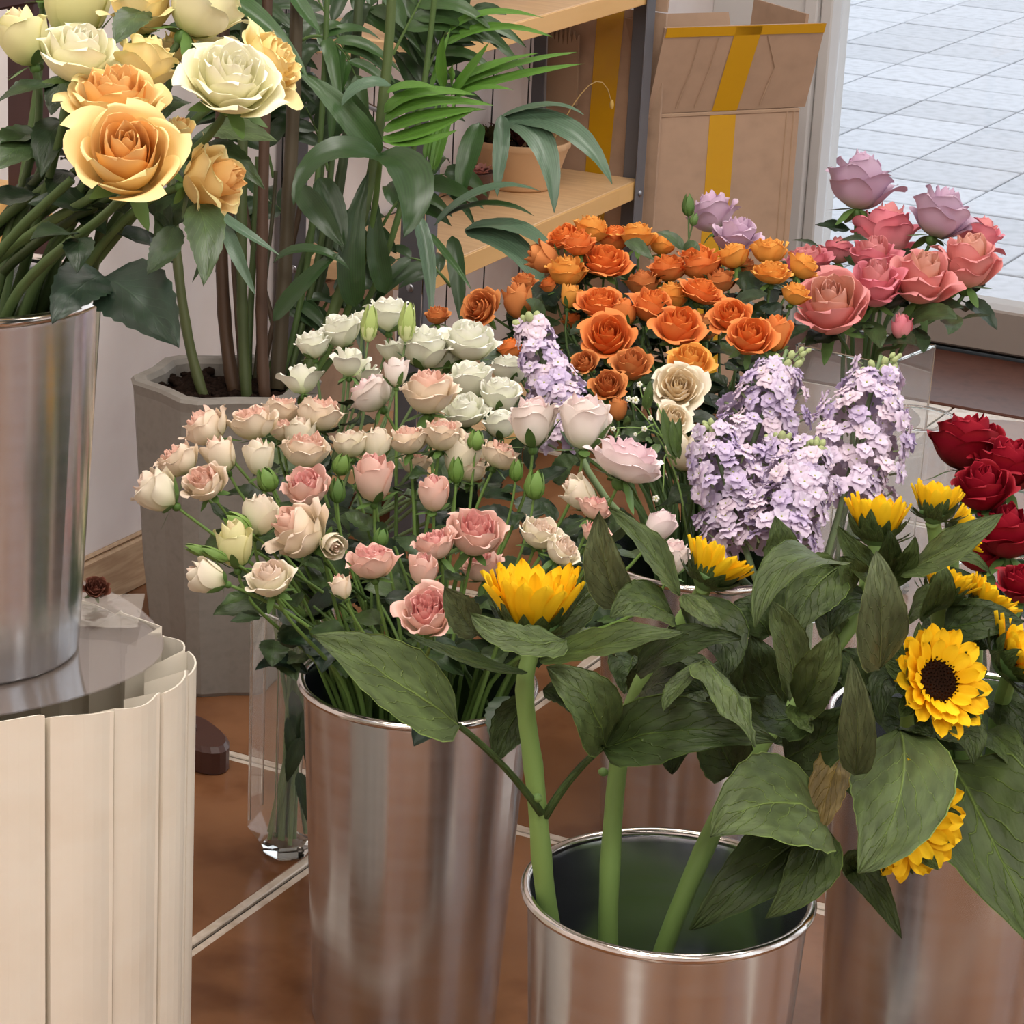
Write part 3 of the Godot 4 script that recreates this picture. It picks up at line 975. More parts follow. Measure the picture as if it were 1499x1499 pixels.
func _ready() -> void:
	# camera
	var yaw := Basis(Vector3.UP, deg_to_rad(YAW))
	var p := deg_to_rad(PITCH)
	var q := deg_to_rad(ROLL)
	var x0 := yaw * Vector3.RIGHT
	var y0 := yaw * Vector3(0, cos(p), -sin(p))
	cf = yaw * Vector3(0, -sin(p), -cos(p))
	cr = x0 * cos(q) + y0 * sin(q)
	cu = y0 * cos(q) - x0 * sin(q)
	var cam := Camera3D.new()
	cam.name = "camera"
	cam.fov = rad_to_deg(2.0 * atan(749.5 / FOC))
	cam.near = 0.05
	cam.far = 80.0
	cam.transform = Transform3D(Basis(cr, cu, -cf), EYE)
	add_child(cam)
	cam.current = true
	# sky: an even overcast
	var sky := ProceduralSkyMaterial.new()
	sky.sky_top_color = Color(0.92, 0.94, 0.97)
	sky.sky_horizon_color = Color(0.95, 0.96, 0.97)
	sky.ground_bottom_color = Color(0.60, 0.60, 0.60)
	sky.ground_horizon_color = Color(0.70, 0.70, 0.70)
	sky.energy_multiplier = 1.0
	var env := Environment.new()
	env.background_mode = Environment.BG_SKY
	env.sky = Sky.new()
	env.sky.sky_material = sky
	env.background_energy_multiplier = SKY
	env.tonemap_mode = Environment.TONE_MAPPER_LINEAR
	env.tonemap_exposure = EXPOSURE
	env.sdfgi_enabled = true
	env.ssao_enabled = true
	env.ssil_enabled = true
	var we := WorldEnvironment.new()
	we.name = "world"
	we.environment = env
	add_child(we)
	# the shop's ceiling panels
	for k in LAMPS.size():
		var l = LAMPS[k]
		var a := AreaLight3D.new()
		a.name = "panel_light_%d" % (k + 1)
		a.area_size = Vector2(l[3], l[4])
		a.area_normalize_energy = true
		a.light_energy = l[5]
		a.light_color = Color(1.0, 0.985, 0.965)
		a.shadow_enabled = true
		a.position = Vector3(l[0], l[1] - 0.03, l[2])
		a.rotation.x = -PI / 2
		add_child(a)
	make_materials()
	build_setting()
	build_shelf()
	build_boxes()
	build_stand()
	build_palm()
	build_left_bouquet()
	build_white()
	build_pink()
	build_orange()
	build_coral()
	build_stocks()
	build_red()
	build_sunflowers()
	build_small_things()

const SKY := 1.7
const EXPOSURE := 1.08
const LAMPS := [[-0.9, 2.75, -3.2, 1.2, 0.3, 2.0], [-0.9, 2.75, -1.4, 1.2, 0.3, 2.4], [0.7, 2.75, -2.2, 1.2, 0.3, 2.0], [0.7, 2.75, -0.2, 1.2, 0.3, 2.6], [-0.7, 2.75, 0.7, 1.2, 0.3, 2.6]]


func build_setting() -> void:
	var lo := Vector3(-2.055, 0, -4.95)
	var hi := Vector3(2.2, 2.8, 1.6)
	struct("floor", box_mesh(Vector3(-2.2, -0.12, -5.08), Vector3(2.3, -0.004, 1.75), 0.002), M.joint, "dark bed under the polished brown floor tiles", "floor")
	var fl: Node3D = get_node("floor")
	var s := 0.653
	rng.seed = 3
	var n := 0
	for ix in 7:
		for iz in 10:
			var x := -1.41 + (ix - 1) * s
			var z := -2.64 + (iz - 3) * s
			if z + s > 1.6 or x > 2.1:
				continue
			var g := 0.0022
			var b := MB.new()
			b.bevel_box(Vector3(x + g, -0.02, z + g), Vector3(minf(x + s - g, 2.2), 0.0, z + s - g), 0.0012)
			var tile := part("tile", b.mesh(false), M.tile_white, fl, n)
			n += 1
			var poly := PackedVector2Array()
			var e := 0.012
			var rc := 0.15
			for c in [[x + e, z + e, 1, 1], [x + s - e, z + e, -1, 1], [x + s - e, z + s - e, -1, -1], [x + e, z + s - e, 1, -1]]:
				# the panel's corners are scooped out by a round quarter, so four tiles leave a white star
				for k in 9:
					var f := PI / 2 * k / 8.0
					if c[2] * c[3] > 0:
						f = PI / 2 - f
					var sx: float = rc * (1.0 - sin(f))
					var sz: float = rc * (1.0 - cos(f))
					poly.append(Vector2(c[0] + c[2] * sx, c[1] + c[3] * sz))
			var pm := MB.new()
			pm.extrude(poly, -0.001, 0.0008, 0.0006)
			part("panel", pm.mesh(false), M.tile_brown[rng.randi() % 3], tile, 0)
	struct("trim_1", box_mesh(Vector3(-2.05, -0.03, -4.95), Vector3(2.2, 0.003, -4.60), 0.003), M.threshold, "dark brown stone threshold strip under the glass door", "threshold")
	struct("wall_left", box_mesh(Vector3(-2.205, 0, -5.1), Vector3(-2.055, 2.8, 1.75), 0.002), M.wall, "pinkish white plaster wall behind the palm and shelf", "wall")
	struct("wall_back", box_mesh(Vector3(-2.2, 0, 1.6), Vector3(2.35, 2.8, 1.75), 0.002), M.wall, "plain plaster wall at the back of the shop", "wall")
	var wr := MB.new()
	for q in [[-5.1, -4.3, 0.0, 2.8], [-4.3, -2.9, 0.0, 0.4], [-4.3, -2.9, 2.4, 2.8], [-2.9, -2.3, 0.0, 2.8], [-2.3, -1.1, 0.0, 0.4], [-2.3, -1.1, 2.4, 2.8], [-1.1, 1.75, 0.0, 2.8]]:
		wr.bevel_box(Vector3(2.2, q[2], q[0]), Vector3(2.35, q[3], q[1]), 0.002)
	struct("wall_right", wr.mesh(false), M.wall, "plain plaster wall with two windows opposite the palm", "wall")
	for k in 2:
		var z0: float = [-4.3, -2.3][k]
		var z1: float = [-2.9, -1.1][k]
		var wn := struct("window_%d" % (k + 2), box_mesh(Vector3(2.21, 0.4, z0), Vector3(2.33, 0.44, z1), 0.002), M.white_frame, "%s window in the wall opposite the palm" % ["far", "near"][k], "window")
		part("glass_pane", box_mesh(Vector3(2.268, 0.44, z0), Vector3(2.274, 2.4, z1), 0.001), M.glass, wn, 0)
	struct("ceiling", box_mesh(Vector3(-2.2, 2.8, -5.1), Vector3(2.35, 2.95, 1.75), 0.002), M.ceiling, "white shop ceiling with warm light panels", "ceiling")
	var bs := MB.new()
	bs.bevel_box(Vector3(-2.055, 0, -4.95), Vector3(-2.043, 0.071, 1.6), 0.003)
	bs.bevel_box(Vector3(-2.055, 0.071, -4.95), Vector3(-2.047, 0.077, 1.6), 0.003)
	struct("baseboard_left", bs.mesh(false), M.base_wood, "light wooden baseboard along the wall beside the grey planter", "baseboard")
	struct("wall_front", box_mesh(Vector3(-2.055, 0, -5.1), Vector3(-1.872, 2.8, -4.95), 0.002), M.white_frame, "narrow white wall strip beside the shop door", "wall")
	struct("trim_2", box_mesh(Vector3(-1.872, 2.3, -5.1), Vector3(2.2, 2.8, -4.95), 0.002), M.white_frame, "white beam above the shop front glass", "beam")
	var post := MB.new()
	post.bevel_box(Vector3(-1.872, 0, -5.06), Vector3(-1.846, 2.3, -4.94), 0.003)
	post.bevel_box(Vector3(-1.845, 0, -5.05), Vector3(-1.822, 2.3, -4.955), 0.003)
	struct("trim_3", post.mesh(false), M.white_frame, "white aluminium upright of the door frame beside the cardboard box", "door frame")
	var door := struct("door_1", box_mesh(Vector3(-1.82, 0.012, -5.05), Vector3(-0.55, 0.092, -4.95), 0.004), M.rail, "bottom rail of the glass shop door with pavement beyond", "door")
	part("glass_pane", box_mesh(Vector3(-1.82, 0.09, -5.004), Vector3(-0.55, 2.3, -4.996), 0.001), M.glass, door, 0)
	part("stile", box_mesh(Vector3(-0.60, 0.092, -5.04), Vector3(-0.55, 2.3, -4.96), 0.003), M.white_frame, door, 0)
	part("top_rail", box_mesh(Vector3(-1.82, 2.24, -5.04), Vector3(-0.60, 2.30, -4.96), 0.003), M.white_frame, door, 0)
	part("sweep", box_mesh(Vector3(-1.82, 0.0035, -5.02), Vector3(-0.55, 0.014, -4.97), 0.001), M.black, door, 0)
	var w := struct("window_1", box_mesh(Vector3(-0.54, 0.0, -5.06), Vector3(2.2, 0.1, -4.94), 0.004), M.white_frame, "fixed shop window beside the glass door", "window")
	part("glass_pane", box_mesh(Vector3(-0.54, 0.1, -5.004), Vector3(2.2, 2.3, -4.996), 0.001), M.glass, w, 0)
	part("mullion", box_mesh(Vector3(0.8, 0.1, -5.05), Vector3(0.86, 2.3, -4.95), 0.003), M.white_frame, w, 0)
	# outside: square pavers
	struct("pavement", box_mesh(Vector3(-14, -0.2, -22), Vector3(14, -0.13, 6), 0.002), M.pave_bed, "light grey street pavement outside the shop door", "pavement")
	var pv: Node3D = get_node("pavement")
	part("mortar_bed", box_mesh(Vector3(-14, -0.13, -22), Vector3(14, -0.009, -5.1), 0.002), M.pave_bed, pv, 0)
	n = 0
	var c := 0.2665
	for ix in 15:
		for iz in 19:
			var x := -2.74 + (ix - 7) * c
			var z := -5.106 - (iz + 1) * c
			var off := 0.0 if ix % 2 == 0 else 0.012
			part("paver", box_mesh(Vector3(x + 0.003, -0.05, z + 0.008 + off), Vector3(x + c - 0.003, rng.randf_range(-0.001, 0.0005), z + c - 0.008 + off), 0.002), M.paver[rng.randi() % 4], pv, n)
			n += 1
	# ceiling panels in view of the reflections only
	for k in LAMPS.size():
		var l = LAMPS[k]
		var m := mat(Color(1, 0.97, 0.92), 0.5)
		m.emission_enabled = true
		m.emission = Color(1.0, 0.90, 0.78)
		m.emission_energy_multiplier = 1.5
		var lamp := obj("ceiling_lamp", box_mesh(Vector3(l[0] - l[3] / 2, l[1], l[2] - l[4] / 2), Vector3(l[0] + l[3] / 2, 2.8, l[2] + l[4] / 2), 0.004), m)
		tag(lamp, "warm white ceiling light panel %s" % ["above the orange roses", "above the middle rose bucket", "between the two windows of the opposite wall", "above and right of the camera", "at the back of the shop"][k], "lamp")


func build_shelf() -> void:
	var t := thing("shelf_unit", "grey steel shelf unit with light wooden boards against the wall", "shelf", Vector3(-1.82, 0, -3.41))
	t.rotation.y = deg_to_rad(2.2)
	# local: x from the front edge (0) back to the wall (-0.22), z from the left end (0) to the right end (-0.80)
	for k in 4:
		var y: float = [0.10, 0.40, 0.715, 1.03][k]
		var board := part("board", box_mesh(Vector3(-0.215, y - 0.028, -0.80), Vector3(-0.004, y, 0.0), 0.002), M.shelf, t, k)
		part("edge_band", box_mesh(Vector3(-0.004, y - 0.029, -0.80), Vector3(0.0, y, 0.0), 0.001), M.shelf_edge, board, 0)
	var n := 0
	for c in [[0.002, 0.002, -1, -1], [0.002, -0.802, -1, 1], [-0.218, 0.002, 1, -1], [-0.218, -0.802, 1, 1]]:
		var b := MB.new()
		var x: float = c[0]
		var z: float = c[1]
		b.bevel_box(Vector3(minf(x, x + 0.036 * c[2]), 0.0, minf(z, z - 0.0025 * c[3])), Vector3(maxf(x, x + 0.036 * c[2]), 1.3, maxf(z, z - 0.0025 * c[3])), 0.001)
		b.bevel_box(Vector3(minf(x, x - 0.0025 * c[2]), 0.0, minf(z, z + 0.036 * c[3])), Vector3(maxf(x, x - 0.0025 * c[2]), 1.3, maxf(z, z + 0.036 * c[3])), 0.001)
		var up := part("upright", b.mesh(false), M.paint_grey, t, n)
		n += 1
		var bolt := MB.new()
		for y in [0.08, 0.38, 0.70, 1.01]:
			bolt.ball(Vector3(x + 0.018 * c[2], y, z - 0.003 * c[3]), Vector3(0.006, 0.006, 0.003), Color.WHITE, 8, 5)
			bolt.ball(Vector3(x - 0.003 * c[2], y, z + 0.018 * c[3]), Vector3(0.003, 0.006, 0.006), Color.WHITE, 8, 5)
		part("bolts", bolt.mesh(), M.chrome, up, 0)
	for k in 2:
		var b := MB.new()
		b.tube(path([Vector3(-0.02, 0.55 + 0.05 * k, -0.012), Vector3(-0.2, 0.60 + 0.05 * k, -0.012)], 1), 0.004, 0.004, 8)
		part("side_rod", b.mesh(), M.chrome, t, k)
	# a black wire grid that hangs behind the boards
	var g := thing("wire_grid", "thin black wire grid hanging behind the wooden shelf boards", "wire rack", Vector3(-2.043, 0.12, -3.40))
	n = 0
	for k in 7:
		var b := MB.new()
		b.tube(PackedVector3Array([Vector3(0, 0, -0.128 * k), Vector3(0, 0.86, -0.128 * k)]), 0.0012, 0.0012, 5)
		part("wire", b.mesh(), M.black, g, n)
		n += 1
	for y in [0.0, 0.28, 0.56, 0.86]:
		var b := MB.new()
		b.tube(PackedVector3Array([Vector3(0.002, y, 0.005), Vector3(0.002, y, -0.77)]), 0.0013, 0.0013, 5)
		part("wire", b.mesh(), M.black, g, n)
		n += 1
	# kraft bowl of succulents
	var o := on_level(758, 272, 0.40)
	var bowl := thing("succulent_bowl", "round tan bowl planted with reddish succulents on the shelf board", "planter", o)
	var b := MB.new()
	b.lathe(PackedVector2Array([Vector2(0, 0), Vector2(0.054, 0), Vector2(0.058, 0.004), Vector2(0.078, 0.066), Vector2(0.081, 0.068), Vector2(0.081, 0.076), Vector2(0.079, 0.078), Vector2(0.075, 0.076), Vector2(0.072, 0.06), Vector2(0, 0.058)]), 40)
	obj("bowl", b.mesh(), M.kraft_pot, bowl)
	b = MB.new()
	rng.seed = 12
	for k in 60:
		var f := rng.randf() * TAU
		var r := sqrt(rng.randf()) * 0.068
		b.ball(Vector3(r * cos(f), 0.06 + rng.randf() * 0.008, r * sin(f)), Vector3(0.009, 0.007, 0.009), Color.WHITE, 5, 3)
	var soil := obj("soil", b.mesh(), M.soil, bowl)
	soil.set_meta("kind", "stuff")
	var plants := [[0.0, 0.0, 0.06, "#5a2f2c"], [0.045, 0.02, 0.035, "#6b3a34"], [-0.04, 0.025, 0.04, "#46402a"], [0.01, -0.045, 0.04, "#532c2e"], [-0.03, -0.03, 0.035, "#3f4a2c"]]
	n = 0
	for q in plants:
		b = MB.new()
		for k in 11:
			var f := k * 2.39996
			var up := 1.0 - k / 13.0
			var l: float = q[2] * (0.7 + 0.4 * k / 11.0)
			var d := Vector3(cos(f), 0, sin(f))
			leaf_into(b, [Vector3.ZERO, d * l * 0.4 * (1.1 - up) + Vector3(0, l * 0.5 * (0.4 + up), 0), d * l * (1.1 - up * 0.8) + Vector3(0, l * (0.25 + up), 0)], l * 0.42, Vector3.UP - d * 0.5, "heart", lin(q[3]), 0.25, 0.0, 4, 6)
		obj("succulent", b.mesh(), M.petal, bowl, Transform3D(Basis.IDENTITY, Vector3(q[0], 0.064, q[1])))
	# the dry straw that hooks over the bowl
	b = MB.new()
	b.tube(path([Vector3(0.04, 0.066, -0.03), Vector3(0.07, 0.16, -0.06), Vector3(0.09, 0.20, -0.10), Vector3(0.10, 0.13, -0.12)], 8), 0.0011, 0.0008, 5, lin("#c2a46a"))
	b.ball(Vector3(0.10, 0.126, -0.121), Vector3(0.004, 0.008, 0.004), lin("#caa85a"), 6, 4)
	obj("dry_flower_stalk", b.mesh(), M.stem, bowl)
	var small := thing("small_succulent", "small dark pot of pinkish succulent at the left of the tan bowl", "planter", on_level(690, 292, 0.40))
	b = MB.new()
	b.lathe(PackedVector2Array([Vector2(0, 0), Vector2(0.026, 0), Vector2(0.034, 0.045), Vector2(0.031, 0.045), Vector2(0.028, 0.036), Vector2(0, 0.036)]), 24)
	obj("pot", b.mesh(), M.dark_wood, small)
	for q in [[0.0, 0.0, "#c79088"], [0.016, 0.012, "#a87068"], [-0.014, 0.014, "#54462e"], [0.004, -0.018, "#b08078"]]:
		b = MB.new()
		for k in 10:
			var f := k * 2.39996
			var d := Vector3(cos(f), 0, sin(f))
			var l := 0.014 + 0.0012 * k
			leaf_into(b, [Vector3.ZERO, d * l * 0.5 + Vector3(0, l * 0.5, 0), d * l + Vector3(0, l * (1.0 - 0.06 * k), 0)], l * 0.6, Vector3.UP, "heart", lin(q[2]), 0.2, 0.0, 4, 5)
		obj("succulent", b.mesh(), M.petal, small, Transform3D(Basis.IDENTITY, Vector3(q[0], 0.038, q[1])))


func slab(a: Vector3, along: Vector3, up: Vector3, thick: float, torn := 0.0) -> ArrayMesh:
	# a sheet of corrugated board: corner a, its two edges, its thickness towards -(along x up)
	var n := along.cross(up).normalized() * thick
	var b := MB.new()
	var nu := 14
	for side in 2:
		var o := b.v.size()
		for j in 5:
			for i in nu + 1:
				var u := float(i) / nu
				var v := j / 4.0
				var w := v * (1.0 - torn * (0.5 + 0.5 * sin(u * 41.0)) * (1.0 if j == 4 else 0.0))
				b.vert(a + along * u + up * w - n * side, Color.WHITE, Vector2(u, v))
		b.grid(nu, 4, o)
	var m := (nu + 1) * 5
	for i in nu:
		for e in [[0, 1], [4, 0]]:
			var p: int = e[0] * (nu + 1) + i
			b.quad(b.v[p], b.v[p + 1], b.v[p + 1 + m], b.v[p + m])
	for j in 4:
		for e in [0, nu]:
			var p: int = j * (nu + 1) + e
			b.quad(b.v[p], b.v[p + nu + 1], b.v[p + nu + 1 + m], b.v[p + m])
	return b.mesh(false)


func build_boxes() -> void:
	var o := on_level(948, 168, 0.50)
	var t := thing("cardboard_box", "tall brown cardboard box with raised flap and yellow tape by the door", "box", Vector3(o.x, 0, o.z))
	t.rotation.y = deg_to_rad(54)
	var w := 0.292
	var d := 0.185
	var k := 0.006
	var h := 0.5
	obj("front_panel", slab(Vector3(0, 0, 0), Vector3(w, 0, 0), Vector3(0, h, 0), k), M.card, t)
	obj("side_panel", slab(Vector3(w, 0, -k), Vector3(0, 0, -d), Vector3(0, h, 0), k), M.card, t)
	obj("side_panel", slab(Vector3(0, 0, -d), Vector3(0, 0, d - k), Vector3(0, h, 0), k), M.card, t)
	obj("back_panel", slab(Vector3(w, 0, -d), Vector3(-w, 0, 0), Vector3(0, h, 0), k), M.card, t)
	obj("bottom_panel", slab(Vector3(0, 0.004, 0), Vector3(w, 0, 0), Vector3(0, 0, -d), k), M.card, t)
	var a := deg_to_rad(16)
	var fl := Vector3(0, cos(a), sin(a)) * 0.150
	var flap := obj("front_flap", slab(Vector3(-0.002, h + 0.002, 0.001), Vector3(w + 0.012, 0, 0), fl, k), M.card, t)
	obj("side_flap", slab(Vector3(w, h + 0.002, -0.012), Vector3(0, 0, -d + 0.02), Vector3(0.012, 0.152, 0), k), M.card, t)
	obj("side_flap", slab(Vector3(0, h + 0.002, -d + 0.02), Vector3(0, 0, d - 0.02), Vector3(-0.03, 0.15, 0), k), M.card, t)
	obj("back_flap", slab(Vector3(w - 0.01, h + 0.002, -d), Vector3(-w + 0.02, 0, 0), Vector3(0, 0.12, -0.05), k), M.card, t)
	# ridges pressed into the panels beside their folded edges
	var b := MB.new()
	for x in [0.010, 0.022, w - 0.012, w - 0.026]:
		b.bevel_box(Vector3(x, 0.0, -0.001), Vector3(x + 0.004, h - 0.004, 0.0016), 0.0012)
	b.bevel_box(Vector3(0.0, h - 0.006, -0.001), Vector3(w, h + 0.0005, 0.0018), 0.0012)
	obj("crease", b.mesh(false), M.card_edge, t)
	var tape := MB.new()
	tape.bevel_box(Vector3(0.118, 0.0, 0.0), Vector3(0.168, h + 0.001, 0.0007), 0.0002)
	obj("tape", tape.mesh(false), M.tape, t)
	var nn := Vector3(0, -sin(a), cos(a))
	var f0 := Vector3(0, h + 0.002, 0.002) + nn * 0.0006
	tape = MB.new()
	tape.quad(f0 + Vector3(0.120, 0, 0), f0 + Vector3(0.168, 0, 0), f0 + Vector3(0.180, 0, 0) + fl, f0 + Vector3(0.130, 0, 0) + fl)
	obj("tape", tape.mesh(false), M.tape, flap)
	tape = MB.new()
	var e0 := f0 + fl * 0.90
	var e1 := f0 + fl * 1.012
	tape.quad(e0 + Vector3(0, 0, 0), e0 + Vector3(w + 0.010, 0, 0), e1 + Vector3(w + 0.010, 0, 0), e1)
	tape.quad(e1, e1 + Vector3(w + 0.010, 0, 0), e1 + Vector3(w + 0.010, -0.003, -0.008), e1 + Vector3(0, -0.003, -0.008))
	obj("tape", tape.mesh(false), M.tape, flap)
	b = MB.new()
	for k2 in 3:
		var u: float = [0.05, 0.085, 0.21][k2]
		b.bevel_box(Vector3(u, h + 0.01, 0.0), Vector3(u + 0.003, h + 0.012, 0.001), 0.0003)
		b.tube(PackedVector3Array([f0 + Vector3(u, 0, 0) + fl * 0.05, f0 + Vector3(u + 0.012, 0, 0) + fl * 0.5, f0 + Vector3(u + 0.016 * (1 if k2 < 2 else -1), 0, 0) + fl * 0.88]), 0.0012, 0.0008, 4)
	obj("crease", b.mesh(false), M.card_edge, flap)
	# flattened cartons standing behind the end of the shelf
	var s := thing("flattened_carton", "flattened brown carton with yellow tape standing behind the shelf end", "box", Vector3(-2.045, 0, -4.245))
	obj("sheet", slab(Vector3(0, 0, 0), Vector3(0.205, 0, 0), Vector3(0, 0.665, 0.004), 0.007), M.card, s)
	tape = MB.new()
	tape.quad(Vector3(0.076, 0.30, 0.0032), Vector3(0.116, 0.30, 0.0032), Vector3(0.132, 0.664, 0.0052), Vector3(0.084, 0.664, 0.0052))
	obj("tape", tape.mesh(false), M.tape, s)
	obj("top_flap", slab(Vector3(0.0, 0.668, 0.004), Vector3(0.205, 0, 0), Vector3(0.0, 0.12, -0.02), 0.006, 0.1), M.card, s)
	obj("torn_flap", slab(Vector3(0.004, 0.50, 0.013), Vector3(0.055, 0, 0), Vector3(0, 0.13, 0.008), 0.006, 0.25), M.card_edge, s)
	var left := thing("carton_sheet", "tan cardboard sheet leaning on the wall behind the palm canes", "box", Vector3(-2.045, 0, -3.72))
	obj("sheet", slab(Vector3(0.03, 0, 0), Vector3(0, 0, 0.30), Vector3(-0.03, 0.33, 0), 0.006), M.card, left)


func build_stand() -> void:
	# the cream accordion-fold stand and the clear disc that lies on it
	var c := Vector3(-1.335, 0, -1.735)
	var shift := Vector3(0.009, 0, -0.004)
	var t := thing("fluted_stand", "cream pleated display stand under the tall metal bucket", "stand", c + shift - Vector3(cf.x, 0, cf.z).normalized() * 0.034)
	t.rotation.y = deg_to_rad(YAW)
	rng.seed = 8
	var many := 19
	var h := 0.488
	var core := MB.new()
	core.lathe(PackedVector2Array([Vector2(0, 0), Vector2(0.115, 0), Vector2(0.115, 0.02), Vector2(0, 0.02)]), 40)
	obj("base_plate", core.mesh(false), M.cream, t)
	for k in many:
		var a0 := TAU * k / many + 0.06
		var a1 := TAU * (k + 1) / many + 0.06
		var top := h + rng.randf_range(-0.003, 0.005)
		var b := MB.new()
		var prof := PackedVector2Array()
		# plan of one pleat: out from its inner fold to a lip, then a shallow curve to the next inner fold
		var lip := rng.randf_range(0.179, 0.184)
		prof.append(Vector2(cos(a0), sin(a0)) * 0.148)
		prof.append(Vector2(cos(a0 + 0.012), sin(a0 + 0.012)) * lip)
		for j in 7:
			var f := lerpf(a0 + 0.03, a1 - 0.012, j / 6.0)
			prof.append(Vector2(cos(f), sin(f)) * (lip - 0.001 + 0.004 * sin(PI * j / 6.0)))
		prof.append(Vector2(cos(a1), sin(a1)) * 0.150)
		for side in 2:
			var o := b.v.size()
			for j in 2:
				for i in prof.size():
					var p := prof[i] * (1.0 - 0.008 * side)
					b.vert(Vector3(p.x, (top + (0.011 if i > 0 and i < prof.size() - 1 else -0.002) + 0.0022 * sin(i * 0.55 + k * 2.1)) * j, p.y * 0.79))
			b.grid(prof.size() - 1, 1, o)
		var m := prof.size()
		for i in m - 1:
			b.quad(b.v[m + i], b.v[m + i + 1], b.v[3 * m + i + 1], b.v[3 * m + i])
		part("pleat", b.mesh(false), M.cream, t, k)
	var disc := thing("clear_disc", "round clear plastic sheet between the pleated stand and the metal bucket", "plastic sheet", c + Vector3(0, h + 0.010, 0))
	var b := MB.new()
	var o := 0
	for j in 2:
		o = b.v.size()
		for rr in 7:
			for a in 49:
				var f := TAU * a / 48
				var r := 0.165 * rr / 6.0
				b.vert(Vector3(r * cos(f), 0.0014 * j + 0.004 * smoothstep(0.12, 0.165, r) * sin(f * 3.0 + 0.8), r * sin(f)))
		b.grid(48, 6, o)
	obj("sheet", b.mesh(), M.acetate, disc)
	var wr := thing("plastic_wrapper", "crumpled see-through wrapper lying on the pleated stand behind the bucket", "wrapper", on_level(142, 900, 0.502))
	b = MB.new()
	var f2 := FastNoiseLite.new()
	f2.frequency = 0.16
	for j in 13:
		for i in 13:
			var u := i / 12.0 - 0.5
			var v := j / 12.0 - 0.5
			var p := Vector3(u * 0.072, 0.003 + 0.004 * f2.get_noise_2d(i, j) + 0.008 * maxf(0.0, -v), v * 0.07).rotated(Vector3.UP, 0.5)
			b.vert(p)
	b.grid(12, 12, 0)
	obj("film", b.mesh(), M.wrap, wr)


func cane(t: Node3D, pts: Array, r: float, col: String) -> void:
	var p := []
	for q in pts:
		p.append(at(q[0], q[1], q[2]) - t.position)
	var b := MB.new()
	b.tube(path(p, 18), r, r * 0.85, 10, lin(col), 0.10)
	obj("cane", b.mesh(), M.stem, t)

func leaflet(parent: Node3D, o: Vector3, pts: Array, w: float, face: Vector3, tone: String, fold := 0.16, twist := 0.0) -> void:
	var p := []
	var deep := 0.0
	for q in pts:
		p.append(at(q[0], q[1], q[2]) - o)
		deep += q[2] / pts.size()
	rng.seed = hash(str(pts))
	var b := MB.new()
	leaf_into(b, p, w * deep / FOC, dir(face.x, face.y, face.z), "blade", lin(tone), fold, 0.02, 6, 16, twist)
	obj("leaflet", b.mesh(), M.blade, parent)

# a whole frond: rachis through [px, py, d] points, n pairs of leaflets of the given length in pixels
func frond(t: Node3D, pts: Array, n: int, long: float, wide: float, tone: String, droop: float, sd: int, first := 0.25) -> void:
	var p := []
	for q in pts:
		p.append(at(q[0], q[1], q[2]) - t.position)
	rng.seed = sd
	var b := MB.new()
	b.tube(path(p, 14), 0.0022, 0.0008, 6, lin("#56703a"))
	var f := obj("frond", b.mesh(), M.stem, t)
	var l: float = long * pts[1][2] / FOC
	var cnt := 0
	for k in n:
		var s := lerpf(first, 1.0, float(k) / maxf(n - 1, 1))
		var c := bez(p, s)
		var tg := (bez(p, minf(s + 0.03, 1.0)) - bez(p, s - 0.03)).normalized()
		var side := tg.cross(-cf * 0.8 + Vector3.UP * 0.6).normalized()
		for sg in [-1.0, 1.0]:
			if k == n - 1 and sg < 0:
				continue
			var d: Vector3 = (side * sg * rng.randf_range(0.75, 1.0) + tg * rng.randf_range(0.55, 0.95) + cf * rng.randf_range(-0.35, 0.35)).normalized()
			if k == n - 1:
				d = tg
			var ll := l * rng.randf_range(0.8, 1.15) * (0.65 + 0.5 * sin(PI * s))
			var g := MB.new()
			leaf_into(g, [c, c + d * ll * 0.5 + Vector3(0, ll * 0.08, 0), c + d * ll - Vector3(0, ll * droop * rng.randf_range(0.5, 1.4), 0)], wide * pts[1][2] / FOC * rng.randf_range(0.8, 1.15), -cf + Vector3.UP * 0.5 + side * 0.3 * sg, "blade", lin(tone).lerp(lin("#2f4a22"), rng.randf() * 0.35), 0.15, 0.02, 4, 10)
			part("leaflet", g.mesh(), M.blade, f, cnt)
			cnt += 1


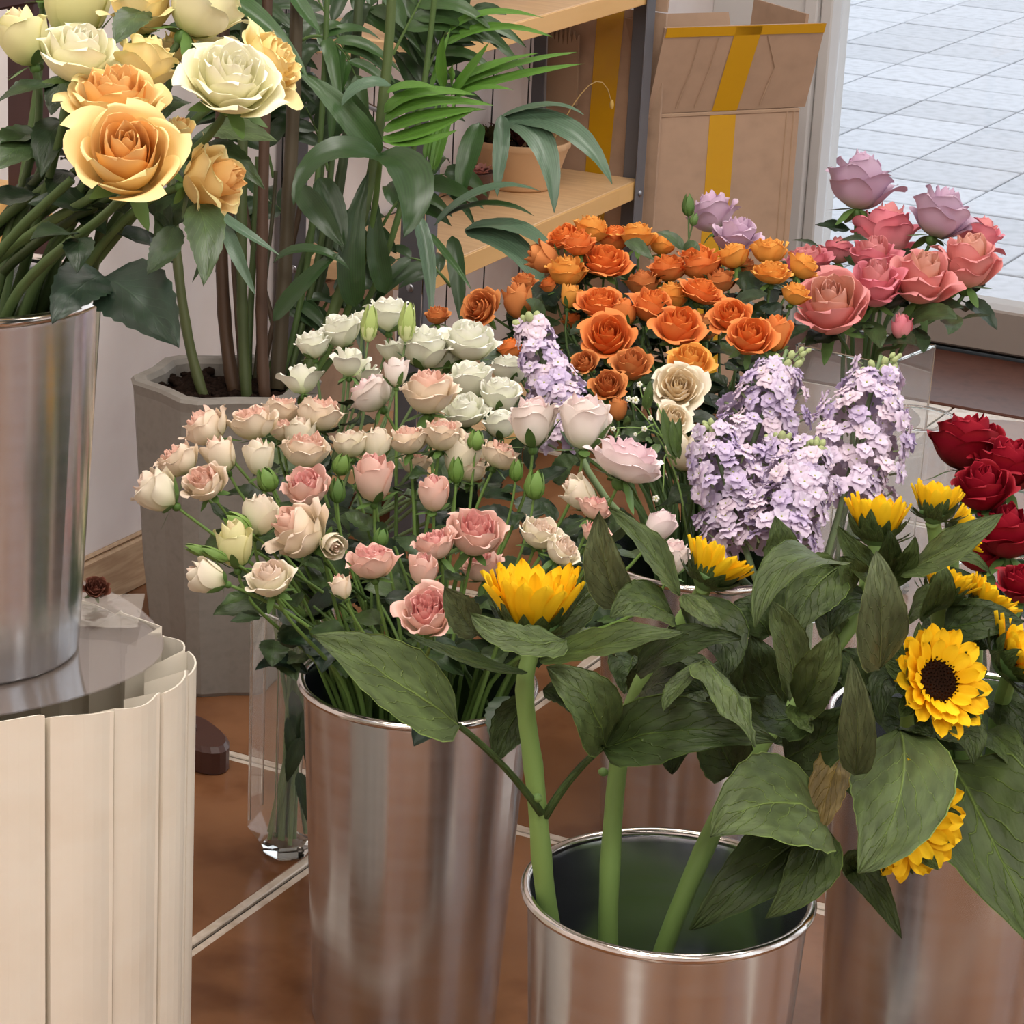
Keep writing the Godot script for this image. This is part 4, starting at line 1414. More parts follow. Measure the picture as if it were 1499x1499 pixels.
func build_palm() -> void:
	var c := at(332, 552, 3.47)
	var o := Vector3(c.x, 0, c.z)
	var h := c.y
	var pl := thing("planter", "tall grey six-sided planter standing by the baseboard", "planter", o)
	var b := MB.new()
	var prof := [[0.078, 0.0], [0.082, 0.006], [0.098, h * 0.4], [0.112, h - 0.016], [0.115, h - 0.004], [0.112, h], [0.097, h], [0.092, h - 0.006], [0.088, h - 0.05]]
	var seg := 18
	for k in prof.size():
		for a in seg + 1:
			# six flats with softened corners
			var f := TAU * a / seg
			var j := a % 3
			var ang: float = TAU * floor(a / 3.0) / 6.0 + [-0.10, 0.10, 0.5236][j] + 0.36
			var r: float = prof[k][0] * [1.0, 1.0, 0.872][j]
			b.vert(Vector3(r * cos(ang), prof[k][1], r * sin(ang)), Color.WHITE, Vector2(f, k))
	b.grid(seg, prof.size() - 1, 0)
	obj("body", b.mesh(false), M.planter, pl)
	b = MB.new()
	rng.seed = 44
	b.lathe(PackedVector2Array([Vector2(0.088, h - 0.022), Vector2(0.0, h - 0.014)]), 18)
	for k in 150:
		var f := rng.randf() * TAU
		var r := sqrt(rng.randf()) * 0.082
		var s := rng.randf_range(0.004, 0.012)
		b.ball(Vector3(r * cos(f), h - 0.015, r * sin(f)), Vector3(s, s * 0.7, s), Color.WHITE, 5, 3)
	obj("soil", b.mesh(), M.soil, pl).set_meta("kind", "stuff")
	var t := thing("palm", "tall bamboo palm with dark canes and arching fronds in the grey planter", "plant", Vector3(o.x, h - 0.02, o.z))
	cane(t, [[300, 585, 3.44], [262, 480, 3.44], [258, 360, 3.44], [245, 200, 3.45]], 0.0065, "#4a5230")
	cane(t, [[345, 580, 3.46], [322, 480, 3.46], [318, 340, 3.46], [330, -40, 3.46]], 0.0085, "#453226")
	cane(t, [[362, 588, 3.44], [352, 470, 3.44], [350, 330, 3.44], [362, -40, 3.42]], 0.0070, "#3f4a2a")
	cane(t, [[388, 585, 3.44], [378, 470, 3.44], [385, 330, 3.44], [392, -40, 3.42]], 0.0075, "#4a3628")
	cane(t, [[405, 570, 3.48], [415, 430, 3.48], [428, 250, 3.48], [436, -40, 3.46]], 0.0095, "#4b4230")
	cane(t, [[420, 575, 3.52], [470, 430, 3.55], [520, 220, 3.56], [527, -40, 3.56]], 0.0070, "#3c4a2c")
	cane(t, [[415, 590, 3.47], [505, 480, 3.5], [570, 220, 3.5], [574, -40, 3.48]], 0.0072, "#4f6032")
	cane(t, [[425, 590, 3.50], [530, 480, 3.52], [552, 300, 3.46], [556, 232, 3.42]], 0.0042, "#56703a")
	cane(t, [[430, 585, 3.54], [560, 470, 3.56], [606, 300, 3.56], [640, -40, 3.52]], 0.0042, "#4c6434")
	cane(t, [[410, 560, 3.50], [452, 420, 3.52], [470, 300, 3.52], [480, -40, 3.52]], 0.0040, "#48602f")
	cane(t, [[420, 575, 3.50], [500, 470, 3.54], [528, 330, 3.54], [545, 240, 3.54]], 0.0046, "#3c4a2c")
	var p := t.position
	var dk := "#33502a"
	var md := "#426532"
	var br := "#63943a"
	var gr := "#5f7d62"
	# the leaflets that can be told apart in front
	leaflet(t, p, [[558, 230, 3.40], [500, 200, 3.36], [440, 225, 3.34], [430, 300, 3.34]], 46, Vector3(0.1, 0.6, 0.8), dk, 0.12, 0.4)
	leaflet(t, p, [[553, 228, 3.40], [600, 225, 3.34], [622, 280, 3.30], [590, 348, 3.28]], 76, Vector3(0.35, 0.25, 0.9), dk, 0.10)
	leaflet(t, p, [[735, 172, 3.66], [790, 175, 3.62], [812, 230, 3.6], [811, 312, 3.6]], 44, Vector3(0.2, 0.25, 0.95), gr, 0.10)
	leaflet(t, p, [[738, 172, 3.66], [815, 165, 3.62], [868, 200, 3.6], [896, 270, 3.6]], 42, Vector3(0.1, 0.5, 0.85), gr, 0.10)
	leaflet(t, p, [[728, 174, 3.66], [775, 150, 3.64], [825, 145, 3.62], [855, 168, 3.62]], 18, Vector3(0, 0.8, 0.6), gr, 0.10)
	leaflet(t, p, [[734, 168, 3.64], [738, 205, 3.62], [726, 250, 3.62], [728, 288, 3.62]], 25, Vector3(0.1, 0.1, 1), gr)
	leaflet(t, p, [[702, 180, 3.62], [690, 215, 3.60], [674, 255, 3.6], [673, 308, 3.6]], 34, Vector3(-0.2, 0.1, 1), md)
	leaflet(t, p, [[636, 330, 3.56], [670, 290, 3.54], [730, 255, 3.52], [792, 280, 3.5]], 28, Vector3(0.1, 0.8, 0.6), gr, 0.12)
	leaflet(t, p, [[640, 322, 3.56], [680, 300, 3.54], [730, 285, 3.52], [782, 316, 3.5]], 20, Vector3(0, 0.8, 0.6), dk)
	leaflet(t, p, [[680, 336, 3.56], [730, 315, 3.52], [800, 340, 3.48], [817, 385, 3.46]], 34, Vector3(0.1, 0.7, 0.7), gr, 0.12)
	leaflet(t, p, [[680, 338, 3.56], [735, 330, 3.52], [800, 390, 3.48], [792, 448, 3.44]], 40, Vector3(-0.1, 0.45, 0.9), gr, 0.12)
	leaflet(t, p, [[662, 345, 3.56], [668, 385, 3.54], [672, 430, 3.54], [676, 478, 3.54]], 26, Vector3(0, 0.2, 1), dk)
	leaflet(t, p, [[610, 315, 3.5], [622, 350, 3.48], [632, 400, 3.46], [630, 470, 3.45]], 26, Vector3(0.4, 0.3, 0.9), gr)
	leaflet(t, p, [[628, 340, 3.5], [650, 370, 3.48], [672, 395, 3.46], [690, 424, 3.45]], 12, Vector3(0.2, 0.5, 0.9), md)
	leaflet(t, p, [[436, 275, 3.42], [458, 300, 3.40], [480, 330, 3.40], [504, 362, 3.4]], 36, Vector3(-0.3, 0.4, 0.8), dk)
	leaflet(t, p, [[466, 260, 3.42], [480, 290, 3.42], [500, 320, 3.42], [502, 372, 3.42]], 40, Vector3(0.2, 0.2, 1), dk)
	leaflet(t, p, [[520, 450, 3.46], [508, 400, 3.44], [512, 330, 3.44], [540, 250, 3.44]], 42, Vector3(0.1, 0.2, 1), dk)
	leaflet(t, p, [[566, 430, 3.48], [552, 390, 3.47], [546, 340, 3.46], [552, 290, 3.46]], 34, Vector3(0.1, 0.2, 1), dk)
	leaflet(t, p, [[400, 385, 3.38], [430, 355, 3.36], [480, 360, 3.36], [512, 395, 3.36]], 26, Vector3(0, 0.8, 0.6), dk)
	leaflet(t, p, [[400, 470, 3.38], [430, 430, 3.36], [470, 390, 3.36], [495, 370, 3.36]], 34, Vector3(-0.3, 0.5, 0.8), dk)
	leaflet(t, p, [[320, 310, 3.36], [345, 335, 3.34], [375, 350, 3.34], [410, 374, 3.34]], 18, Vector3(0, 0.7, 0.7), gr)
	leaflet(t, p, [[330, 330, 3.36], [340, 360, 3.34], [355, 390, 3.34], [374, 432, 3.34]], 22, Vector3(-0.3, 0.4, 0.9), gr)
	leaflet(t, p, [[572, 124, 3.42], [540, 118, 3.40], [514, 126, 3.40], [500, 156, 3.40]], 30, Vector3(-0.1, 0.7, 0.7), gr)
	leaflet(t, p, [[556, 228, 3.44], [530, 190, 3.42], [480, 130, 3.42], [438, 108, 3.42]], 40, Vector3(-0.5, 0.6, 0.6), md)
	leaflet(t, p, [[556, 215, 3.46], [540, 180, 3.45], [520, 150, 3.44], [505, 125, 3.44]], 26, Vector3(-0.5, 0.5, 0.7), md)
	leaflet(t, p, [[300, -20, 3.36], [350, 0, 3.34], [410, 40, 3.34], [452, 118, 3.34]], 36, Vector3(0.3, 0.5, 0.8), md)
	leaflet(t, p, [[330, -20, 3.40], [375, 20, 3.40], [395, 60, 3.40], [404, 92, 3.40]], 26, Vector3(0.3, 0.5, 0.8), dk)
	leaflet(t, p, [[420, -20, 3.44], [440, 10, 3.44], [455, 30, 3.44], [468, 48, 3.44]], 26, Vector3(0.3, 0.5, 0.8), md)
	for r in [[562, 165, 600, 120, 700, 140, 25], [562, 178, 610, 135, 722, 154, 27], [560, 192, 620, 165, 712, 160, 27], [558, 206, 620, 200, 700, 158, 26], [566, 135, 600, 118, 640, 130, 20], [560, 200, 600, 222, 670, 190, 24]]:
		leaflet(t, p, [[r[0], r[1], 3.46], [r[2], r[3], 3.44], [r[4], r[5], 3.42]], r[6], Vector3(0.1, 0.6, 0.8), br, 0.14)
	for r in [[650, 50, 700, 0, 796, 26, 16], [652, 66, 710, 20, 808, 54, 20], [664, 130, 740, 90, 846, 76, 16], [664, 138, 740, 110, 856, 93, 20], [660, 140, 690, 100, 716, 62, 18], [650, 130, 640, 90, 650, 52, 18], [662, 132, 655, 110, 664, 92, 16], [670, 118, 720, 90, 788, 78, 16], [664, 145, 700, 120, 752, 132, 14]]:
		leaflet(t, p, [[r[0], r[1], 3.56], [r[2], r[3], 3.54], [r[4], r[5], 3.52]], r[6], Vector3(0.1, 0.6, 0.8), br, 0.14)
	for r in [[655, 140, 632, 250, 6], [648, 150, 628, 235, 5], [640, 150, 622, 232, 6], [668, 140, 636, 250, 5], [660, 40, 630, 130, 4]]:
		leaflet(t, p, [[r[2], r[3], 3.56], [r[0], r[1], 3.55]], r[4] * 2.2, Vector3(0.1, 0.2, 1), br, 0.2)
	# whole fronds further back
	frond(t, [[528, 120, 3.60], [500, 60, 3.6], [470, 10, 3.6], [440, -50, 3.6]], 7, 120, 22, dk, 0.35, 1)
	frond(t, [[575, 80, 3.56], [600, 30, 3.56], [620, -10, 3.56], [650, -60, 3.56]], 7, 130, 26, md, 0.4, 2)
	frond(t, [[440, 60, 3.52], [470, 40, 3.52], [500, 60, 3.52], [520, 110, 3.52]], 6, 90, 20, md, 0.5, 3)
	frond(t, [[436, 160, 3.56], [420, 110, 3.56], [400, 60, 3.56], [370, 20, 3.56]], 6, 110, 24, dk, 0.4, 4)
	frond(t, [[620, 120, 3.6], [640, 60, 3.6], [660, 30, 3.6], [690, 20, 3.6]], 6, 100, 20, md, 0.35, 5)
	frond(t, [[480, 250, 3.62], [470, 200, 3.62], [450, 150, 3.62], [420, 120, 3.62]], 6, 100, 24, dk, 0.4, 6)
	frond(t, [[560, 330, 3.62], [580, 290, 3.62], [610, 260, 3.62], [650, 255, 3.62]], 5, 90, 24, md, 0.5, 7)
	frond(t, [[395, 470, 3.52], [420, 440, 3.52], [440, 430, 3.52], [460, 450, 3.52]], 4, 70, 20, dk, 0.5, 8)
	frond(t, [[470, 460, 3.56], [480, 430, 3.56], [500, 420, 3.56], [520, 440, 3.56]], 4, 80, 22, dk, 0.5, 9)
	frond(t, [[330, 200, 3.56], [350, 140, 3.56], [380, 100, 3.56], [410, 90, 3.56]], 5, 100, 24, dk, 0.4, 10)
	frond(t, [[300, 120, 3.58], [310, 60, 3.58], [330, 20, 3.58], [370, -10, 3.58]], 6, 120, 26, dk, 0.4, 12)
	frond(t, [[400, 260, 3.6], [390, 200, 3.6], [370, 150, 3.6], [330, 130, 3.6]], 6, 100, 26, dk, 0.5, 13)
	frond(t, [[430, 330, 3.58], [410, 300, 3.58], [380, 280, 3.58], [340, 290, 3.58]], 5, 90, 24, dk, 0.6, 14)
	frond(t, [[500, 40, 3.62], [530, 10, 3.62], [560, 0, 3.62], [600, 10, 3.62]], 5, 110, 24, md, 0.4, 15)
	frond(t, [[590, 200, 3.62], [610, 150, 3.62], [630, 110, 3.62], [640, 60, 3.62]], 6, 90, 20, dk, 0.35, 16)
	frond(t, [[450, 380, 3.6], [470, 350, 3.6], [500, 330, 3.6], [540, 340, 3.6]], 5, 80, 26, dk, 0.6, 17)
	for k in 9:
		var x: float = [310, 334, 372, 398, 440, 466, 420, 350, 480][k]
		cane(t, [[345 + k * 9, 588, 3.50], [340 + k * 12, 480, 3.52], [x, 360, 3.54], [x + 6, 250 - 10 * (k % 3), 3.54]], 0.0028 + 0.0008 * (k % 3), ["#3c3a26", "#4a3a2a", "#44562e"][k % 3])
	frond(t, [[660, 420, 3.6], [640, 390, 3.6], [610, 370, 3.6], [580, 380, 3.6]], 4, 80, 18, dk, 0.5, 11)


func build_left_bouquet() -> void:
	var v := bucket("metal_bucket", Vector3(-1.324, 0.797, -1.725), 0.1125, 0.094, 0.5, "tall shiny metal bucket of cream roses on the pleated stand")
	G = {"name": "garden_rose", "category": "rose", "group": "cream and yellow roses in the bucket on the stand", "vase": v, "d0": 2.10, "slope": 0.0004, "y0": 150, "stem": "#4c6136", "thin": 0.0030, "thick": 0.0046, "leaves": 2, "leaf_lo": 0.25, "leaf_hi": 0.62, "leaf": 0.040, "tones": [1, 2, 2], "sepals": 5}
	rose("bud", "greenish", 34, 52, 76, Vector3(-0.3, 0.9, 0.2), "blush green rose bud at the far left of the cream bouquet", 0.03)
	rose("bud", "greenish", 112, 4, 100, Vector3(0.1, 1, 0.1), "big greenish cream rose cut by the top edge of the photo, behind the white one", 0.06)
	rose("half", "cream", 115, 82, 112, Vector3(0.25, 0.75, 0.45), "white rose with frilled outer petals between the bud and the yellow rose", -0.03)
	rose("loose", "butter", 208, 16, 92, Vector3(-0.1, 0.95, 0.3), "yellow rose at the top of the bouquet left of the white rose seen from below", 0.03)
	rose("loose", "butter", 212, 100, 88, Vector3(0.35, 0.9, -0.1), "pale yellow rose seen from the side above the apricot rose", 0.0)
	rose("open", "peach", 170, 148, 138, Vector3(0.05, 0.8, 0.5), "apricot rose fully open above the largest yellow rose", -0.03)
	rose("half", "peach", 186, 232, 146, Vector3(0.1, 0.42, 0.85), "largest pale apricot rose facing forward at the front of the cream bouquet", -0.09)
	rose("loose", "cream", 296, 14, 118, Vector3(0.55, 0.8, -0.15), "white rose seen from below with its stem showing at the top", 0.02)
	rose("open", "cream", 340, 122, 140, Vector3(0.22, 0.62, 0.62), "large cream white rose wide open at the right of the bouquet", -0.05)
	rose("open", "butter", 392, 96, 112, Vector3(0.8, 0.4, 0.3), "ruffled yellow rose half hidden behind the large cream white rose", 0.06)
	rose("half", "butter", 262, 70, 60, Vector3(0.2, 0.8, 0.2), "small piece of a yellow rose under the white rose seen from below", 0.07)
	rose("loose", "peach", 306, 266, 100, Vector3(0.7, 0.1, 0.2), "peach rose with curled petals hanging low behind the leaves", 0.05)
	rose("bud", "peach", 263, 190, 36, Vector3(0.2, 0.6, 0.3), "narrow peach petals peeping out between the leaves of the cream bouquet", 0.05)
	# the large leaves in view belong to the leafiest stem
	var t := rose("bud", "greenish", 62, -40, 70, Vector3(0, 1, 0.1), "leafy rose stem whose flower is above the top of the photo", 0.08, 0)
	for q in [
		[82, 122, 50, 120, -6, 150, 48, 2, 0.1], [66, 200, 30, 205, -12, 250, 80, 1, 0.7], [92, 110, 84, 135, 74, 170, 40, 2, 0.3], [210, 14, 190, 30, 168, 62, 52, 1, 0.6], [128, 240, 100, 200, 98, 150, 50, 2, 0.6],
		[300, 188, 340, 185, 408, 208, 48, 0, 0.6], [298, 210, 330, 215, 388, 278, 46, 1, 0.5], [300, 206, 280, 230, 258, 268, 56, 2, 0.8], [288, 280, 262, 290, 226, 352, 62, 1, 0.7], [288, 298, 310, 330, 298, 418, 60, 1, 0.9],
		[152, 405, 115, 405, 76, 474, 82, 3, 0.8], [152, 406, 205, 425, 262, 510, 112, 3, 0.9], [255, 330, 245, 370, 215, 404, 46, 2, 0.5], [275, 150, 255, 140, 240, 175, 36, 2, 0.4], [95, 180, 70, 185, 60, 260, 60, 2, 0.6], [200, 275, 230, 290, 250, 340, 46, 2, 0.4], [100, 250, 80, 260, 80, 300, 40, 2, 0.5]]:
		var dd: float = 2.06 if q[1] > 280 else 2.14
		leaf_on(t, [[q[0], q[1], dd + 0.03], [q[2], q[3], dd], [q[4], q[5], dd - 0.02]], q[6], Vector3(0.05, 0.35, q[8]), q[7])
	# bare thick stems between bloom and bucket
	for k in 12:
		var b := MB.new()
		rng.seed = 70 + k
		var x := 20.0 + k * 15
		var a := at(x + 40, 250 + rng.randf_range(-15, 20), 2.14 + rng.randf_range(-0.06, 0.08)) - t.position
		var m: Vector3 = v.mouth + Vector3(rng.randf_range(-0.07, 0.08), -0.01, rng.randf_range(-0.07, 0.07)) - t.position
		b.tube(path([a, a.lerp(m, 0.5) + Vector3(0.005, 0, 0), m, m + Vector3(-0.02, -0.22, 0)], 10), 0.0034, 0.0048, 7, lin(["#485c33", "#3b4a2a", "#566b3d"][k % 3]), 0.12)
		obj("stem", b.mesh(), M.stem, t)


func leaf_on(t: Node3D, pts: Array, w: float, face: Vector3, tone: int) -> void:
	var p := []
	for q in pts:
		p.append(at(q[0], q[1], q[2]) - t.position)
	rng.seed = hash(str(pts))
	var b := MB.new()
	leaf_into(b, p, w * pts[1][2] / FOC, dir(face.x, face.y, face.z), "oval", lin(["#7d9c64", "#668650", "#4c6a44", "#42604a"][tone]), 0.10, 0.025, 6, 18)
	obj("leaf", b.mesh(), M.rose_leaf, t)


func build_white() -> void:
	var v := glass_vase(Vector3(-1.445, 0.285, -2.45), 0.046, 0.044, 6, "tall six-sided glass vase with green stems between planter and pink rose bucket", 0.3, 0.016)
	v.spread = 0.75
	G = {"name": "lisianthus", "category": "lisianthus", "group": "white lisianthus behind the pink roses", "vase": v, "d0": 2.98, "slope": 0.0008, "y0": 520, "stem": "#71895a", "thin": 0.0016, "thick": 0.0026, "leaves": 3, "leaf_lo": 0.08, "leaf_hi": 0.75, "leaf": 0.034, "tones": [1, 2, 4], "sepals": 4, "grow": 1.06}
	rose("lisi", "white", 459, 506, 46, Vector3(-0.1, 1, 0.25), "leftmost closed white lisianthus cup, low beside the palm canes")
	rose("lisi", "white", 500, 487, 52, Vector3(-0.1, 1, 0.3), "white lisianthus just right of the leftmost cup")
	rose("lisi", "white", 570, 462, 56, Vector3(0.05, 1, 0.2), "topmost white lisianthus standing between two green buds")
	rose("lisi", "white", 530, 470, 30, Vector3(0, 1, 0.2), "white lisianthus mostly hidden behind the left green bud", 0.06)
	rose("wing", "white", 512, 530, 48, Vector3(0.05, 1, 0.1), "white lisianthus seen from the side under the left green bud", -0.04)
	rose("wing", "white", 442, 555, 50, Vector3(-0.1, 1, 0.0), "white lisianthus with spread petals in the shade, lowest at the left")
	rose("lisi", "white", 622, 512, 66, Vector3(0.1, 1, 0.3), "ruffled white lisianthus right of the right green bud")
	rose("wing", "white", 578, 514, 40, Vector3(0, 1, 0.1), "thin-petalled white lisianthus below the topmost one", 0.03)
	rose("half", "white", 688, 500, 76, Vector3(0.1, 0.9, 0.4), "large white bloom at the right end of the white group beside the orange roses")
	rose("lisi", "white", 650, 525, 54, Vector3(0, 1, 0.2), "white bloom tucked between the ruffled one and the large one", 0.04)
	rose("lisi", "white", 690, 558, 62, Vector3(-0.1, 1, 0.25), "white bloom just below the large white one", -0.03)
	rose("lisi", "white", 733, 582, 54, Vector3(0.1, 1, 0.3), "rounded white bloom left of the tall lilac stock spike", -0.05)
	rose("lisi", "white", 747, 543, 50, Vector3(0.1, 1, 0.2), "greenish white bloom touching the lilac stock spike", 0.02)
	rose("half", "white", 680, 602, 62, Vector3(0, 0.9, 0.4), "flat white bloom with only its rim above the pink roses", -0.05)
	rose("lisi", "white", 733, 622, 48, Vector3(0, 1, 0.2), "lowest white bloom beside the pale pink rosebud", -0.06)
	rose("wing", "white", 536, 545, 36, Vector3(0, 1, 0.1), "small white bloom behind the pale pink buds", 0.02)
	var wt: Node3D = get_node("lisianthus")
	for r in [[428, 1010, 436, 1060, 446, 1100, 22], [440, 1080, 428, 1110, 420, 1146, 24], [436, 1130, 448, 1160, 452, 1210, 22], [420, 1050, 428, 1090, 424, 1130, 16], [446, 1040, 452, 1080, 448, 1120, 20]]:
		leaf_on(wt, [[r[0], r[1], 3.02], [r[2], r[3], 3.02], [r[4], r[5], 3.03]], r[6], Vector3(0.2, 0.2, 1), 2)
	G.leaves = 1
	bud(541, 476, 24, 50, Vector3(0.1, 1, 0.05), "#a9bd6e", "left green lisianthus bud beside the topmost white bloom", "#d3dca0", -0.05)
	bud(596, 474, 25, 52, Vector3(0.1, 1, 0.05), "#a9bd6e", "right green lisianthus bud beside the topmost white bloom", "#d3dca0", -0.05)


func build_pink() -> void:
	var v := bucket("metal_bucket", Vector3(-1.161, 0.350, -2.20), 0.1085, 0.0885, 0.0, "metal bucket of pale pink spray roses in the middle")
	G = {"name": "spray_rose", "category": "rose", "group": "pale pink spray roses in the middle bucket", "vase": v, "d0": 2.80, "slope": 0.0010, "y0": 570, "stem": "#6b8a46", "thin": 0.0014, "thick": 0.0026, "leaves": 4, "leaf_lo": 0.12, "leaf_hi": 0.85, "leaf": 0.034, "tones": [0, 1, 1, 2], "sepals": 5, "grow": 1.04}
	rose("cup", "ivory", 228, 718, 66, Vector3(-0.75, 0.6, 0.1), "cream spray rose leaning furthest out to the left")
	rose("frill", "blush", 264, 676, 58, Vector3(-0.5, 0.8, 0.2), "pink tinged spray rose just above the leftmost cream one")
	rose("frill", "blush", 301, 708, 60, Vector3(-0.3, 0.6, 0.6), "spray rose with a pink heart right of the leftmost cream one")
	rose("bud", "blush", 322, 665, 46, Vector3(-0.4, 0.9, 0.1), "smooth pink rosebud second from the left in its row")
	rose("frill", "blush", 305, 628, 64, Vector3(-0.6, 0.8, 0.1), "pink spray rose nearest to the planter's front corner")
	rose("frill", "blush", 372, 622, 64, Vector3(-0.2, 0.95, 0.15), "double pink spray rose under the planter rim")
	rose("frill", "blush", 412, 602, 52, Vector3(0.2, 1, 0.0), "pink spray rose at the very top beside a tall green sepal", 0.04)
	rose("frill", "blush", 468, 610, 62, Vector3(0.15, 1, 0.1), "pink spray rose directly below the leftmost white lisianthus", 0.03)
	rose("bud", "ivory", 380, 672, 42, Vector3(-0.1, 1, 0.1), "small cream rosebud under the double pink rose")
	rose("frill", "blush", 447, 662, 66, Vector3(0.1, 0.9, 0.3), "large blush spray rose left of the yellowish cream ones")
	rose("bud", "ivory", 440, 636, 44, Vector3(0, 1, 0.1), "yellowish cream rose behind the large blush spray rose", 0.04)
	rose("frill", "pink", 450, 717, 64, Vector3(-0.1, 0.75, 0.55), "deeper pink spray rose in the middle of the left half")
	rose("loose", "blush", 440, 780, 84, Vector3(-0.65, 0.65, 0.35), "large pale rose tilted to the left below the deeper pink one")
	rose("bud", "ivory", 486, 797, 36, Vector3(0.3, -0.2, 0.7), "loose cream petal bloom hanging right of the large tilted pale rose")
	rose("bud", "ivory", 380, 754, 50, Vector3(0.2, 0.95, 0.1), "cream rosebud above the large tilted pale rose")
	rose("bud", "greenish", 344, 800, 52, Vector3(-0.1, 1, 0.1), "greenish cream rosebud behind the swollen green bud")
	rose("bud", "ivory", 304, 845, 46, Vector3(-0.8, 0.3, 0.1), "lowest cream rosebud at the left, lying on its side")
	rose("half", "ivory", 396, 848, 66, Vector3(-0.2, 0.75, 0.45), "cream rose low at the left above the clear glass vase")
	rose("frill", "ivory", 514, 652, 52, Vector3(-0.1, 1, 0.1), "yellowish cream spray rose above the round pink bud")
	rose("bud", "ivory", 552, 652, 40, Vector3(0.1, 1, 0.1), "cream rosebud held in dark green sepals behind the round pink bud")
	rose("frill", "blush", 598, 646, 54, Vector3(-0.1, 1, 0.2), "left of the two pink spray roses that touch in the middle")
	rose("frill", "blush", 646, 640, 58, Vector3(0.15, 1, 0.2), "right of the two pink spray roses that touch in the middle")
	rose("bud", "pink", 547, 703, 54, Vector3(0, 0.95, 0.3), "round pink rosebud standing alone in the middle")
	rose("bud", "pink", 635, 724, 42, Vector3(0, 0.95, 0.3), "slim pink rosebud right of the round pink bud")
	rose("frill", "pink", 546, 824, 66, Vector3(-0.1, 0.95, 0.25), "pink spray rose behind the curved green stem")
	rose("bud", "pink", 620, 834, 40, Vector3(0, 0.9, 0.4), "smallest pink rosebud above the lowest open pink rose")
	rose("frill", "pink", 638, 800, 56, Vector3(-0.3, 0.9, 0.3), "pink spray rose left of the large frilled pink one")
	rose("frill", "pink", 696, 784, 78, Vector3(0.15, 0.75, 0.6), "large frilled pink rose up left of the front sunflower")
	rose("frill", "pink", 627, 898, 78, Vector3(-0.1, 0.6, 0.75), "lowest wide open pink rose, above the big sunflower leaf")
	rose("bud", "ivory", 677, 672, 52, Vector3(0.2, 0.9, 0.1), "cream rose hidden behind the small round green bud", 0.04)
	rose("frill", "blush", 732, 668, 54, Vector3(0.45, 0.85, 0.1), "ragged pink spray rose left under the pale pink rosebud")
	rose("frill", "ivory", 790, 782, 58, Vector3(0.3, 0.8, 0.4), "cream and pink spray rose just above the front sunflower")
	rose("frill", "ivory", 822, 808, 50, Vector3(0.5, 0.6, 0.4), "cream and pink spray rose at the right shoulder of the front sunflower")
	rose("frill", "pink", 871, 745, 46, Vector3(0.3, 0.9, 0.2), "small peachy pink rose beside the upright sunflower leaves")
	rose("bud", "ivory", 850, 724, 44, Vector3(-0.6, 0.6, 0.2), "cream rosebud leaning left above the peachy pink rose")
	rose("frill", "pink", 872, 782, 40, Vector3(0.2, 0.9, 0.2), "peachy pink rose half covered by the upright sunflower leaves")
	rose("frill", "pink", 706, 832, 56, Vector3(-0.2, 0.9, 0.2), "pink rose peeping out behind the left side of the front sunflower", 0.1)
	rose("frill", "blush", 416, 632, 40, Vector3(0, 1, 0.1), "pink spray rose squeezed between two larger ones at the upper left", 0.05)
	rose("frill", "blush", 690, 690, 46, Vector3(0, 1, 0.1), "shaded pink rose below the small round green bud", 0.06)
	rose("frill", "blush", 608, 680, 42, Vector3(0, 1, 0.1), "shaded pink rose under the two roses that touch", 0.07)
	G.group = "pale large roses among the pink spray roses"
	G.name = "pale_rose"
	rose("cup", "pale", 780, 618, 70, Vector3(0, 1, 0.1), "pale pink rosebud with a pink rim at the foot of the lilac stock", -0.05)
	rose("cup", "pale", 856, 618, 78, Vector3(0.05, 1, 0.12), "tall cream rosebud right of the lilac stock spike", -0.06)
	rose("open", "shell", 918, 678, 104, Vector3(0.3, 0.75, 0.1), "wide shell pink bloom right of the tall cream rosebud", -0.05)
	rose("bud", "shell", 966, 770, 40, Vector3(0.5, 0.8, 0.2), "pink petals half hidden beside the right sunflower leaves", 0.02)
	rose("cup", "pale", 984, 818, 48, Vector3(0.2, 0.9, 0.2), "white rosebud tucked behind the middle sunflower", 0.0)
	rose("half", "pale", 545, 578, 66, Vector3(-0.6, 0.8, 0.0), "pale pink rose lying to the left under the topmost lisianthus", 0.02)
	rose("half", "blush", 628, 578, 78, Vector3(0, 0.95, 0.3), "pale pink rose standing in front of the white lisianthus", 0.0)
	rose("bud", "pale", 580, 546, 34, Vector3(0, 1, 0.05), "slim pale rosebud with wide green sepals below the right lisianthus bud", -0.05)
	G.group = "pale pink spray roses in the middle bucket"
	G.name = "spray_rose"
	G.leaves = 2
	bud(392, 704, 30, 34, Vector3(-0.4, 0.9, 0.1), "#6f9148", "green rosebud between the cream bud and the deeper pink rose")
	bud(350, 768, 30, 40, Vector3(-0.7, 0.5, 0.2), "#86a656", "swollen green rosebud at the left of the cream rosebud")
	bud(292, 806, 16, 36, Vector3(-0.9, 0.3, 0.1), "#7a9a50", "upper of the two pointed green buds low at the left")
	bud(316, 812, 18, 40, Vector3(-0.9, 0.4, 0.2), "#7a9a50", "lower of the two pointed green buds low at the left")
	bud(500, 682, 26, 30, Vector3(0.3, 0.9, 0.1), "#6f9148", "green rosebud under the yellowish cream spray rose")
	bud(494, 720, 24, 34, Vector3(0, 1, 0.1), "#57783c", "dark green rosebud right of the deeper pink rose")
	bud(558, 788, 22, 26, Vector3(0.2, 1, 0.2), "#5d8040", "small green bud above the rose behind the curved stem")
	bud(697, 646, 24, 28, Vector3(0.1, 1, 0.1), "#7a9c50", "small round green bud left under the white blooms")
	bud(783, 712, 30, 40, Vector3(0.1, 1, 0.1), "#6f9148", "plump green bud below the pale pink rosebud")
